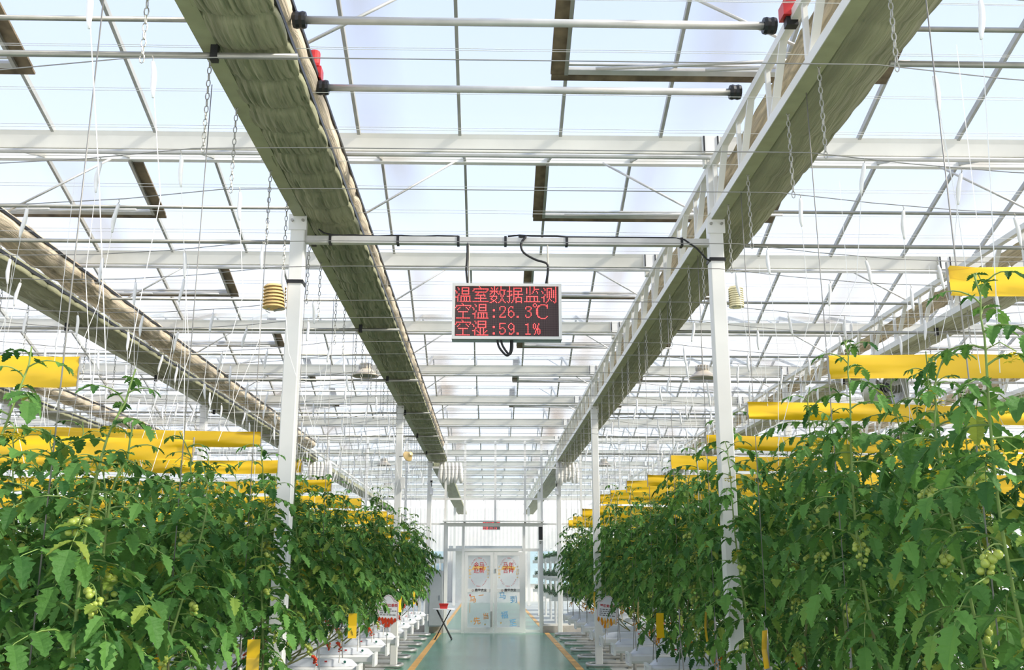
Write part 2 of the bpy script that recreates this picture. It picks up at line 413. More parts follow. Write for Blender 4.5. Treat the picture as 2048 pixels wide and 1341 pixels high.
# ------------------------------------------------------------------ posts
def post(x, y, z1, label):
    t = thing('support_post', label, 'post', (x, y, 0))
    b = MB(); w = 0.06; c = 0.008
    pr = [(-w, -w + c), (-w + c, -w), (w - c, -w), (w, -w + c), (w, w - c), (w - c, w), (-w + c, w), (-w, w - c)]
    b.add([(p[0], p[1], 0.0) for p in pr] + [(p[0], p[1], z1) for p in pr],
          [(i, (i + 1) % 8, 8 + (i + 1) % 8, 8 + i) for i in range(8)] + [tuple(range(8, 16))])
    b.obj('shaft', M['white'], t)
    b = MB(); b.box((0, -0.068, z1 - 0.06), (0.15, 0.012, 0.14)); b.k = 1
    for dx in (-.045, .045): b.lathe([(0.0, -0.02), (0.012, -0.02), (0.012, 0)], 8, (dx, -0.074, z1 - 0.05), 'Y')
    b.obj('cleat', [M['white'], M['galv']], t)
    b = MB(); b.box((0, -0.005, (z1 + TZ1) / 2 + .06), (0.085, 0.085, TZ1 - z1)); b.obj('head', M['white'], t)
    b = MB(); b.box((0, 0, 0.006), (0.2, 0.2, 0.012)); b.obj('base_plate', M['galv'], t)
    return t
post(-1.62, 7.94, 4.56, 'white steel post carrying the gold louvred sensor')
post(1.92, 7.94, 4.56, 'white steel post carrying the pale louvred sensor')
post(-1.62, 17.78, 4.56, 'white post behind the red tomato sign')
post(1.92, 17.78, 4.56, 'white post behind the orange tomato sign')
for x, w in ((-5.16, 'second truss from the aisle, red-sign side'), (5.46, 'second truss from the aisle, orange-sign side'), (-8.7, 'third truss from the aisle, red-sign side'), (9.0, 'third truss from the aisle, orange-sign side')):
    post(x, 17.78, 4.56, 'white post among plants under the ' + w)
for x, w in ((-1.62, 'red-sign side'), (1.92, 'orange-sign side'), (-5.16, 'second truss, red-sign side'), (5.46, 'second truss, orange-sign side')):
    post(x, 27.2, 4.56, 'white post against the glass end wall, ' + w)

# ------------------------------------------------------------------ rods, tubes and wires overhead
def rod(name, pts, r, m, label, cat, group=None, n=6):
    b = MB(); b.tube(pts, r, n); return tag(b.obj(name, m, smooth=True), label, cat, group)
for k in range(7):
    y = 5.10 + 3.28 * k
    for sx in (-1, 1):
        xa, xb = ((XMIN, -1.10) if sx < 0 else (2.30, XMAX))
        t = thing('screen_push_rod', 'galvanised push rod of the thermal screen, %s in line, %s' % (FST[k], SIDE[sx]), 'rod', (0, y, 4.49))
        b = MB(); b.tube([(xa, 0, 0), (xb, 0, 0)], 0.019, 8); b.obj('tube', M['galv'], t, smooth=True)
        b = MB()
        for x in TX:
            if xa < x < xb: b.box((x + 0.05, 0, 0.02), (0.04, 0.045, 0.11))
        b.obj('clamp', M['dark'], t)
    y = 5.55 + 3.28 * k
    for sx in (-1, 1):
        xa, xb = ((XMIN, -1.60) if sx < 0 else (2.2, XMAX))
        b = MB(); b.tube([(xa, y, 4.985), (xb, y, 4.985)], 0.017, 8)
        tag(b.obj('shade_push_rod', M['galv'], smooth=True), 'galvanised push rod of the shade screen, %s in line, %s' % (FST[k], SIDE[sx]), 'rod')
for y, w in ((5.56, 'the gear case above the orange-sign truss'), (6.45, 'the gear case above the red-sign truss')):
    t = thing('drive_shaft', 'round steel drive shaft crossing the aisle to ' + w, 'shaft', (0, y, 5.0))
    b = MB(); b.tube([(-1.22, 0, 0), (1.80, 0, 0)], 0.026, 10); b.obj('tube', M['alu'], t, smooth=True)
    for x in (-1.20, 1.76):
        b = MB(); b.lathe([(0, -.04), (.05, -.04), (.055, -.02), (.05, 0), (.055, .02), (.05, .04), (0, .04)], 12)
        o = b.obj('coupling', M['dark'], t, (x, 0, 0)); o.rotation_euler = (0, PI / 2, 0)
for x, y, w in ((-1.27, 6.45, 'red-sign truss'), (1.90, 5.56, 'orange-sign truss')):
    t = thing('gear_motor', 'red gear motor on the drive shaft by the ' + w, 'motor', (x, y, 5.10)); t.scale = (.75, .75, .75)
    b = MB(); b.box((0, 0, 0), (0.16, 0.14, 0.12)); b.box((0, 0, .07), (0.12, .16, .03)); b.obj('gear_case', M['redplastic'], t)
    b = MB(); b.lathe([(0, -.12), (.05, -.12), (.055, -.10), (.055, .10), (.05, .12), (0, .12)], 14); o = b.obj('motor_body', M['redplastic'], t, (0, 0, .12))
    b = MB(); b.box((0, 0, -.1), (.10, .08, .08)); b.obj('mount', M['dark'], t)
# roof braces from truss heads to ridge
for n in range(0, 6):
    yr = (GY[n + 1] + GY[n + 2]) / 2
    for i in (2, 3, 4, 5):
        x = TX[i] + 0.3
        for dx, w in ((-1.05, 'leaning away from the tall end'), (0.95, 'leaning across')):
            sx = -1 if TX[i] < 0 else 1
            rod('roof_brace', [(x, yr - 0.25, 5.08), (x + dx, yr - 0.04, ZR - .05)], 0.012, M['alu'],
                'slim roof brace leaning %s, %s truss, %s bay back, %s' % ('aisleward' if dx * TX[i] < 0 else 'outward', 'aisle' if i in (3, 4) else 'outer', ORD[n], SIDE[sx]), 'brace')
# screen support wires, alike
for z, st, r, g in ((4.655, 0.55, 0.0022, 'thin screen wires low under the roof'), (5.10, 0.62, 0.0022, 'thin screen wires high under the roof')):
    y = 4.2
    while y < 26.8:
        rod('screen_wire', [(XMIN, y, z), (XMAX, y, z)], r, M['string'], 'thin white screen wire stretched across the hall ' + ('at truss foot height' if z < 5 else 'at truss head height'), 'wire', g, 3)
        y += st

# ------------------------------------------------------------------ crop wires, chains, bobbins with string
chain = MB()
for i in range(15):
    zc = -0.02 - i * 0.041
    q = Matrix.Rotation(PI / 2 * (i % 2), 3, 'Z')
    pts = [q @ Vector((0.011 * math.cos(a), 0, 0.024 * math.sin(a))) + Vector((0, 0, zc)) for a in [2 * PI * k / 8 for k in range(9)]]
    chain.tube(pts, 0.0033, 4, cap=False)
chain_me = chain.mesh('hanging_chain', M['galv'])
ZW = 4.0
SAG = 0.13
def wire_z(x):
    for a, b in zip(TX[:-1], TX[1:]):
        if a <= x <= b:
            if a == -1.62: return ZW
            t = (x - a) / (b - a); return ZW - SAG * 4 * t * (1 - t)
    return ZW - 0.05
bob = MB()
bob.tube([(0, 0, 0.0), (0.006, 0, -0.015), (0, 0, -0.035)], 0.003, 5)
bob_hook = bob.mesh('hook', M['galv'])
bob_me = []
for v in range(3):
    b = MB(); rr = random.Random(v)
    ps = []; rad = []
    for i in range(9):
        t = i / 8; ps.append((0.004 * math.sin(5 * t + v), 0.003 * math.cos(4 * t), -0.03 - 0.19 * t)); rad.append(0.005 + 0.0085 * math.sin(PI * min(1, t * 0.9 + .08)) ** 0.7 + rr.uniform(-.001, .001))
    b.tube(ps, .01, 7, radii=rad)
    bob_me.append(b.mesh('spool', M['string'], True))
wcount = 0
bob_n = 0
for k, y in enumerate(ROWS):
    for j, dy in enumerate((-0.31, 0.31)):
        yy = y + dy
        pts = []
        x = -13.5
        while x <= 13.51:
            pts.append((x, yy, wire_z(x))); x += 0.59
        rod('crop_wire', pts, 0.0032, M['steelwire'], 'sagging steel crop wire on chains, %s row back, %s strand' % (ORD[k], 'first' if j == 0 else 'second'), 'wire', None, 4)
        for i in (2, 3, 4, 5):
            if k < 2 and i in (2, 5): continue
            if k > 8 and i in (2, 5): continue
            sx = -1 if i < 4 else 1
            o = place(chain_me, 'hanging_chain', None, (TX[i] + 0.02 * sx, yy, TZ0 - 0.02))
            tag(o, 'steel chain holding the %s crop wire of the %s row back, %s truss, %s' % (('first', 'second')[j], ORD[k], 'aisle' if i in (3, 4) else 'outer', SIDE[sx]), 'chain')
        for sx in (-1, 1):
            nb = min(2 + k, 6) if k < 9 else 4
            for q in range(nb):
                if bob_n >= 296: continue
                bx = XE[sx] + sx * (0.05 + 0.62 * q + R.uniform(0, 0.3))
                bz = wire_z(bx)
                lean = R.uniform(-0.35, 0.35)
                t = thing('hanging_bobbin', 'white twine bobbin, %s from aisle on %s crop wire of %s row back, %s' % (FST[q], ('first', 'second')[j], ORD[k], SIDE[sx]), 'bobbin', (bx, yy, bz))
                t.rotation_euler = (R.uniform(-.1, .1), lean * 0.5, 0)
                place(bob_hook, 'hook', t); place(bob_me[(q + k) % 3], 'spool', t)
                b = MB(); L_ = bz - 2.3 - R.uniform(0, .3)
                b.tube([(0, 0, -0.2), (0.01, 0, -L_ * 0.5), (R.uniform(-.25, .25), R.uniform(-.1, .1), -L_)], 0.0022, 3)
                b.obj('string', M['string'], t)
                bob_n += 1

# ------------------------------------------------------------------ tray hanger cables
for k, y in enumerate(ROWS):
    for sx, x in ((-1, -1.72), (1, 1.97)):
        t = thing('tray_hanger', 'long steel hanger cable with a turnbuckle holding the tray, %s row back, %s' % (ORD[k], SIDE[sx]), 'cable', (x, y, 0))
        b = MB(); b.tube([(0, 0.02, 4.56), (0, 0, 1.25)], 0.0034, 5); b.tube([(0, 0, 1.25), (0, 0, 0.98)], 0.008, 6); b.obj('cable', M['steelwire'], t, smooth=True)
        b = MB(); b.lathe([(0, -.014), (.022, -.014), (.026, 0), (.022, .014), (0, .014)], 10, (0, 0, 0.975)); b.obj('clamp', M['galv'], t)
        b = MB(); b.tube([(0, 0, .98), (0, -.14, .6), ], 0.006, 5); b.tube([(0, 0, .98), (0, .14, .6)], 0.006, 5); b.obj('fork', M['steelwire'], t)

# ------------------------------------------------------------------ growing trays, grow bags, rails
tr = MB()
TP = [(-.15, .44), (-.17, .47), (-.17, .53), (-.10, .555), (.10, .555), (.17, .53), (.17, .47), (.15, .44)]
tray_me = {}
for sx in (-1, 1):
    b = MB(); xa, xb = sorted((0, sx * 9.0)); b.prism(TP, xa, xb); tray_me[sx] = b.mesh('tray', M['tray'])
br = MB()
br.box((0, -.17, .49), (.03, .05, .16)); br.box((0, .17, .49), (.03, .05, .16)); br.box((0, 0, .42), (.03, .30, .025)); br.box((0, 0, .555), (.03, .30, .03)); br.box((.05, 0, .50), (.006, .2, .04))
br_me = br.mesh('end_bracket', M['tray'])
bagm = MB(); nx, ny = 14, 8; vs = []; fs = []
for i in range(nx + 1):
    for j in range(ny + 1):
        u = i / nx; w = -1 + 2 * j / ny
        e = max(0.0, 1 - (2 * abs(u - .5)) ** 6) ** 0.5
        z = 0.085 * e * (1 - abs(w) ** 4) ** 0.5 if abs(w) < 1 else 0
        vs.append(((u - .5) * 0.94, w * 0.105 * (0.8 + .2 * e), z + 0.006 * noise.noise(Vector((u * 9, w * 4, 1)))))
for i in range(nx):
    for j in range(ny):
        a = i * (ny + 1) + j; fs.append((a, a + 1, a + ny + 2, a + ny + 1))
bagm.add(vs, fs); bag_me = bagm.mesh('film', M['bag'], True)
dot = MB(); dot.lathe([(0.0, 0), (.016, 0)], 12, (0.34, -0.098, .05), 'Y'); dot.lathe([(0.0, -.001), (.008, -.001)], 12, (0.34, -0.098, .05), 'Y')
dot.k = 1; dot.box((0.12, -.099, .055), (.03, .002, .018))
dot_me = dot.mesh('printed_mark', [mat('green_mark', (.03, .16, .12), .5), M['redink']])
dots = MB(); dots.box((0.30, 0, .088), (0.10, .06, .003)); dots.obj
for k, y in enumerate(ROWS):
    for sx in (-1, 1):
        xe = XE[sx] + (0.0 if sx < 0 else 0.02)
        t = thing('growing_tray', 'long white growing tray with end bracket, %s row back, %s' % (ORD[k], SIDE[sx]), 'tray', (xe, y, 0))
        place(tray_me[sx], 'tray', t); o = place(br_me, 'end_bracket', t); o.scale = (sx, 1, 1)
        b = MB(); b.tube([(sx * .55, 0, .0), (sx * .55, 0, .45)], .03, 8); b.obj('stand', M['galv'], t)
        for q in range(3):
            g = thing('grow_bag', 'white film grow bag on the tray, %s from the aisle, %s row back, %s' % (FST[q], ORD[k], SIDE[sx]), 'grow bag', (xe + sx * (0.50 + 1.0 * q), y, 0.556))
            place(bag_me, 'film', g); place(dot_me, 'printed_mark', g)
        if k < 14:
            yr = y + 0.82
            p = MB(); g_ = 0.27; xr = xe + (-sx) * 0.16 if sx > 0 else xe + 0.02
            pts = [(xr + sx * 8.5, yr - g_, .05), (xr + sx * .12, yr - g_, .05)]
            for a in range(1, 8):
                an = a / 8 * PI
                pts.append((xr + sx * .12 - sx * 0.12 * math.sin(an) ** .7, yr - g_ * math.cos(an), .05))
            pts += [(xr + sx * .12, yr + g_, .05), (xr + sx * 8.5, yr + g_, .05)]
            p.tube(pts, 0.028, 8)
            t = thing('heating_rail', 'steel pipe rail loop on the floor behind the %s row back, %s' % (ORD[k], SIDE[sx]), 'pipe', (0, 0, 0))
            p.obj('pipe_loop', M['pipe'], t, smooth=True)
            for w in range(3):
                b = MB(); b.box((xr + sx * (0.7 + w * 1.5), yr, .012), (.06, .62, .024)); b.obj('bracket', M['galv'], t)

# ------------------------------------------------------------------ tomato plants
def leaflet(b, base, d, nrm, L_, W_, droop, rr):
    """lobed leaflet, folded along its midrib"""
    d = d.normalized(); side = d.cross(nrm).normalized(); nrm = side.cross(d).normalized()
    ts = (0.0, .10, .19, .27, .37, .46, .56, .64, .74, .82, .91, 1.0)
    ws = (.08, .62, .84, .56, 1.0, .70, .90, .56, .66, .36, .30, 0.0)
    mid = []; le = []; re_ = []
    for t, w in zip(ts, ws):
        c = base + d * (L_ * t) - nrm * (0) + Vector((0, 0, -1)) * (droop * L_ * t * t)
        up = nrm * (W_ * (0.18 * w + rr.uniform(-.05, .05)))
        mid.append(c); jl = rr.uniform(.85, 1.15); jr = rr.uniform(.85, 1.15)
        fw = d * (L_ * .05 * w)
        le.append(c + side * (W_ * .5 * w * jl) + up + fw); re_.append(c - side * (W_ * .5 * w * jr) + up + fw)
    n = len(ts); vs = mid + le + re_; fs = []
    for i in range(n - 1):
        fs.append((i, i + 1, n + i + 1, n + i)); fs.append((i + 1, i, 2 * n + i, 2 * n + i + 1))
    b.add(vs, fs)

def compound(fb, sb, base, az, L_, elev, rr, npair):
    """pinnate tomato leaf: arching rachis with paired leaflets"""
    h = Vector((math.cos(az), math.sin(az), 0)); pts = []
    p = Vector(base); e = elev; n = 7
    for i in range(n):
        pts.append(p.copy())
        p = p + (h * math.cos(e) + Vector((0, 0, math.sin(e)))) * (L_ / (n - 1)); e -= rr.uniform(.13, .30)
    sb.tube(pts, .003, 4, cap=False, radii=[.0042 - .0028 * i / (n - 1) for i in range(n)])
    def at(t):
        f_ = t * (n - 1); i = min(int(f_), n - 2); return pts[i].lerp(pts[i + 1], f_ - i), (pts[i + 1] - pts[i]).normalized()
    for q in range(npair):
        t = 0.30 + 0.62 * q / max(1, npair - 1) - .06
        c, d = at(t)
        sd = d.cross(Vector((0, 0, 1)))
        if sd.length < 1e-3: sd = h.cross(Vector((0, 0, 1)))
        sd.normalize(); ll = L_ * rr.uniform(.26, .36) * (1 - .25 * abs(t - .55))
        for s in (-1, 1):
            dd = (sd * s * .85 + d * .55 + Vector((0, 0, rr.uniform(-.55, .1))))
            leaflet(fb, c, dd, Vector((0, 0, 1)) + d * .2, ll, ll * rr.uniform(.58, .78), rr.uniform(.1, .5), rr)
        if q < npair - 1:
            c, d = at(t + .10); l2 = L_ * rr.uniform(.10, .16)
            s = rr.choice((-1, 1)); leaflet(fb, c, sd * s + d * .4 + Vector((0, 0, -.3)), Vector((0, 0, 1)), l2, l2 * .75, .2, rr)
    c, d = at(1.0); leaflet(fb, c, d + Vector((0, 0, -.25)), Vector((0, 0, 1)) + h * .6, L_ * .36, L_ * .27, .2, rr)

def make_plant(seed, top, zs=1.08):
    rr = random.Random(seed); fb = MB(); sb = MB(); vb = MB()
    z0 = .62; pts = []
    lx = rr.uniform(.25, .6); ph = rr.uniform(0, 6)
    for i in range(26):
        t = i / 25; z = .64 + (top - .64) * t
        x = lx * max(0, 1 - t / .22) ** 1.6 + .05 * math.sin(5 * t + ph) + (rr.uniform(.02, .10) * max(0, (t - .85) / .15) * math.cos(ph))
        y = .04 * math.sin(4 * t + 1.3 * ph); pts.append(Vector((x, y, z)))
    k = 8
    vb.tube(pts[:k + 1], .008, 5, cap=False, radii=[.0085] * (k + 1))
    sb.tube(pts[k:], .006, 5, cap=False, radii=[.0085 - .005 * i / (25 - k) for i in range(26 - k)])
    zz = rr.uniform(zs, zs + .14); az = rr.uniform(0, 6.28)
    while zz < top - .02:
        t = (zz - .64) / (top - .64); f_ = t * 25; i = min(int(f_), 24); p = pts[i].lerp(pts[i + 1], f_ - i)
        rel = (top - zz)
        if rel > .45: L_ = rr.uniform(.25, .39); el = rr.uniform(-.1, .55); st = rr.uniform(.040, .058); npair = rr.choice((3, 4))
        elif rel > .2: L_ = rr.uniform(.22, .30); el = rr.uniform(.2, .6); st = .06; npair = 3
        else: L_ = rr.uniform(.11, .19); el = rr.uniform(.5, 1.0); st = .045; npair = 2
        if zz < 1.3: L_ *= .85; el -= .2
        compound(fb, sb, p, az, L_, el, rr, npair); az += 2.4 + rr.uniform(-.4, .4); zz += st
    return pts, fb.mesh('foliage', M['leaf']), sb.mesh('stem', M['stem'], True), vb.mesh('vine', M['vine'], True)

def make_truss(seed, nf, r0, ripe):
    """a hanging fruit cluster: stalk mesh and fruit centres"""
    rr = random.Random(seed); sb = MB(); fr = []
    L_ = .05 + .012 * nf; pts = []; p = Vector((0, 0, 0)); e = .5
    for i in range(8):
        pts.append(p.copy()); p = p + (Vector((1, 0, 0)) * math.cos(e) + Vector((0, 0, math.sin(e)))) * (L_ / 7); e = max(-1.5, e - .42)
    sb.tube(pts, .003, 4, cap=False)
    for q in range(nf):
        t = .35 + .65 * q / nf; f_ = t * 7; i = min(int(f_), 6); c = pts[i].lerp(pts[i + 1], f_ - i)
        a = q * PI + rr.uniform(-.6, .6); off = Vector((.25 * math.cos(a), math.sin(a) * .9 + (.3 if q % 2 else -.3), -.35)).normalized() * rr.uniform(.022, .036)
        d = c + off; sb.tube([c, c + off * .6 + Vector((0, 0, .004)), d], .0016, 3, cap=False)
        r = r0 * rr.uniform(.8, 1.15) * (1 - .25 * q / nf); fr.append((d + Vector((0, 0, -r * .6)), r))
    return sb, fr
VAR = []
for i in range(8):
    VAR.append(make_plant(100 + i, (2.42, 2.55, 2.66, 2.48, 2.75, 2.58, 2.38, 2.70)[i]))
for i in range(5):
    VAR.append(make_plant(200 + i, (2.45, 2.62, 2.55, 2.70, 2.5)[i], .74))
truss_far = {}; truss_near = {}
tom_me = {}
for nm in ('green', 'red', 'orange'):
    b = MB(); b.sphere((0, 0, 0), 1, 12, 8, .97); tom_me[nm] = b.mesh('tomato', M[nm], True)
for v in range(3):
    for nm in ('green', 'red', 'orange'):
        sb, fr = make_truss(10 + v, (9, 12, 7)[v], (.0165, .014, .018)[v], nm)
        truss_near[(v, nm)] = (sb.mesh('fruit_truss', M['stem'], True), fr)
        b = MB(); b.v = list(sb.v); b.f = list(sb.f); b.mi = list(sb.mi)
        b.k = 1
        for c, r in fr: b.sphere(c, r, 7, 5)
        truss_far[(v, nm)] = b.mesh('fruit_truss', [M['stem'], M[nm]], True)
fl_me = []
for v in range(2):
    rr = random.Random(50 + v); b = MB(); b.tube([(0, 0, 0), (.05, 0, .02), (.10, 0, -.02)], .0025, 3)
    b.k = 1
    for q in range(7):
        c = Vector((.05 + .012 * q * .8, rr.uniform(-.03, .03), -.015 - rr.uniform(0, .035)))
        for a in range(5):
            an = a * 2 * PI / 5; dd = Vector((math.cos(an), math.sin(an), -.3))
            sd = dd.cross(Vector((0, 0, 1))).normalized() * .0065
            b.add([c, c + dd * .012 + sd, c + dd * .026, c + dd * .012 - sd], [(0, 1, 2, 3)])
    fl_me.append(b.mesh('flower_cluster', [M['stem'], M['flower']]))

def add_plant(x, y, sx, k, q, line, dyb):
    v = 8 + R.randrange(5) if (sx > 0 and k < 6 or sx < 0 and k < 3) else R.randrange(8); pts, fm, sm, vm = VAR[v]
    t = thing('tomato_plant', 'leafy tomato plant, %s from aisle, %s line of %s row back, %s' % (FST[q], ('first', 'second')[line], ORD[k], SIDE[sx]), 'tomato plant', (x, y, 0))
    rz = R.uniform(-.5, .5) + (0 if sx > 0 else PI) ; t.rotation_euler = (R.uniform(-.05, .05) + dyb * .10, R.uniform(-.06, .06), rz)
    s = R.uniform(.95, 1.05) * ((.92, .94, .96, .98)[k] if sx < 0 and k < 4 else 1.0 if sx < 0 else 1.06); t.scale = (1, 1, s)
    place(sm, 'stem', t); place(vm, 'vine', t); place(fm, 'foliage', t)
    near = (k < 2 and q < 3) or (k < 4 and q < 1)
    def pt(z):
        top = pts[-1].z; f_ = max(0, min(24.99, (z - .64) / (top - .64) * 25)); i = int(f_); return pts[i].lerp(pts[i + 1], f_ - i)
    for z in (.86, 1.12, 1.38, 1.66, 1.92):
        if R.random() < (.25 if z > 1 else .15): continue
        col = 'green' if z > 1.0 or R.random() < .25 else ('red' if sx < 0 else 'orange')
        w = R.randrange(3); p = pt(z); ang = R.uniform(0, 6.28)
        if near or q == 0: ang = -rz + (PI / 2 * 3 + (-.8 if sx > 0 else .8)) + R.uniform(-.9, .9)
        if near:
            me, fr = truss_near[(w, col)]; o = place(me, 'fruit_truss', t, p, (0, 0, ang))
            for c, r in fr:
                f2 = place(tom_me[col], 'tomato', o, c); f2.scale = (r, r, r)
        else: place(truss_far[(w, col)], 'fruit_truss', t, p, (0, 0, ang))
    for z in (1.78, 2.0, 2.16, 2.34):
        if z < pts[-1].z - .1 and R.random() < .8: place(fl_me[R.randrange(2)], 'flower_cluster', t, pt(z), (0, 0, R.uniform(0, 6.28)))
np_ = 0
for k, y in enumerate(ROWS):
    for sx in (-1, 1):
        nc = (3, 4, 5, 6, 6, 6, 6, 6, 5, 5, 5, 5, 5, 5)[k]
        for q in range(nc):
            for line in (0, 1):
                dy = (-.27, .27)[line]
                x = XE[sx] + sx * (0.17 + 0.42 * q + .21 * line * (0 if q == 0 else 1) + R.uniform(-.05, .05))
                add_plant(x, y + dy + R.uniform(-.05, .05), sx, k, q, line, 1 if line == 0 else -1); np_ += 1

# ------------------------------------------------------------------ yellow sticky banners and cards
def banner(name, x0, x1, y, z1, h, label, seed):
    b = MB(); n = max(8, int(abs(x1 - x0) / .12)); vs = []; fs = []
    for i in range(n + 1):
        for j in range(7):
            u = i / n; w = j / 6; x = x0 + (x1 - x0) * u
            e = math.exp(-abs(x - x0) * 5)
            off = .03 * noise.noise(Vector((x * 1.4, w * 2.2, seed))) + .012 * noise.noise(Vector((x * 5, w * 3.2, seed + 9))) + .06 * e * noise.noise(Vector((x * 6, w * 9, seed + 3)))
            vs.append((x, y + off - .008 * math.sin(PI * w), z1 - h * w - .02 * math.sin(x * 1.3 + seed) + .012 * e * math.sin(w * 7)))
    for i in range(n):
        for j in range(6):
            a = i * 7 + j; fs.append((a, a + 1, a + 8, a + 7))
    b.add(vs, fs)
    t = thing('sticky_banner', label, 'banner', (0, 0, 0)); b.obj('film', M['yellow'], t, smooth=True)
    b = MB(); b.tube([(x0, y, z1 + .01), (x0, y, z1 - h - .02)], .006, 5); b.obj('end_stick', M['steelwire'], t)
    xx = x0 + (x1 - x0) * .02
    while abs(xx - x0) < abs(x1 - x0):
        b = MB(); b.tube([(xx, y, z1 - .01), (xx, y, 3.9)], .0016, 3); xx += 1.3 * (1 if x1 > x0 else -1)
        b.obj('hanging_cord', M['string'], t)
RB = [(1.90, 2.885, .13), (1.93, 2.83, .14), (1.89, 2.825, .132), (1.94, 2.81, .13), (1.92, 2.83, .15), (1.93, 2.79, .14), (1.9, 2.86, .16), (1.88, 2.84, .16), (1.9, 2.88, .17), (1.95, 2.8, .18), (1.9, 2.85, .18), (1.85, 2.8, .18), (1.88, 2.8, .18)]
for k, (x, z, h) in enumerate(RB):
    banner('b', x, x + 7.5, ROWS[k] - .05 if k < 1 else ROWS[k] - .12, z, h, 'long yellow sticky banner over the %s row back, orange-sign side' % ORD[k], k)
LB = {1: (-2.30, 2.80, .18), 2: (-2.12, 2.565, .155), 3: (-2.02, 2.86, .14), 4: (-1.96, 2.78, .14), 5: (-1.9, 2.70, .15), 6: (-1.92, 2.62, .15), 7: (-1.95, 2.70, .16), 8: (-1.72, 2.62, .17), 9: (-1.62, 2.66, .18), 10: (-1.8, 2.5, .18), 11: (-1.7, 2.45, .18)}
for k, (x, z, h) in LB.items():
    banner('b', x, x - 7.0, ROWS[k] - .1, z, h, 'long yellow sticky banner over the %s row back, red-sign side' % ORD[k], k + 20)
def card(x, y, z, yaw, label, w=.085, h=.24):
    t = thing('sticky_card', label, 'sticky card', (x, y, z), yaw)
    b = MB(); b.add([(-w / 2, 0, 0), (w / 2, 0, 0), (w / 2, .012, h * .5), (w / 2, 0, h), (-w / 2, 0, h), (-w / 2, .012, h * .5)], [(0, 1, 2, 5), (5, 2, 3, 4)]); b.obj('film', M['yellow'], t)
    b = MB(); b.tube([(0, 0, h), (.004, 0, h + .04), (-.01, 0, h + .06)], .0022, 4); b.obj('hook', M['steelwire'], t)
for x, y, z, yaw, w in ((-1.36, 10.3, .98, .1, 'in front of the fifth row back'), (-1.70, 5.35, .97, .5, 'low in the second row back'), (-1.58, 6.98, .95, .3, 'low in the third row back'),
                        (-1.42, 16.5, .98, 1.1, 'by the ninth row back'), (-1.42, 19.6, 1.0, 1.2, 'by the eleventh row back')):
    card(x, y, z, yaw, 'yellow sticky card hooked ' + w + ', red-sign side')
for x, y, z, yaw, w in ((1.74, 10.3, .98, .3, 'in front of the fifth row back'), (1.78, 8.3, 1.08, 1.15, 'in front of the fourth row back'), (1.76, 11.9, 1.04, 1.2, 'by the sixth row back'), (1.82, 6.7, 1.02, .9, 'by the third row back'),
                        (1.74, 16.6, 1.05, 1.1, 'by the ninth row back'), (1.78, 13.5, .98, 1.3, 'by the seventh row back'), (2.02, 3.45, .95, .2, 'under the front row clamp')):
    card(x, y, z, yaw, 'yellow sticky card hooked ' + w + ', orange-sign side')
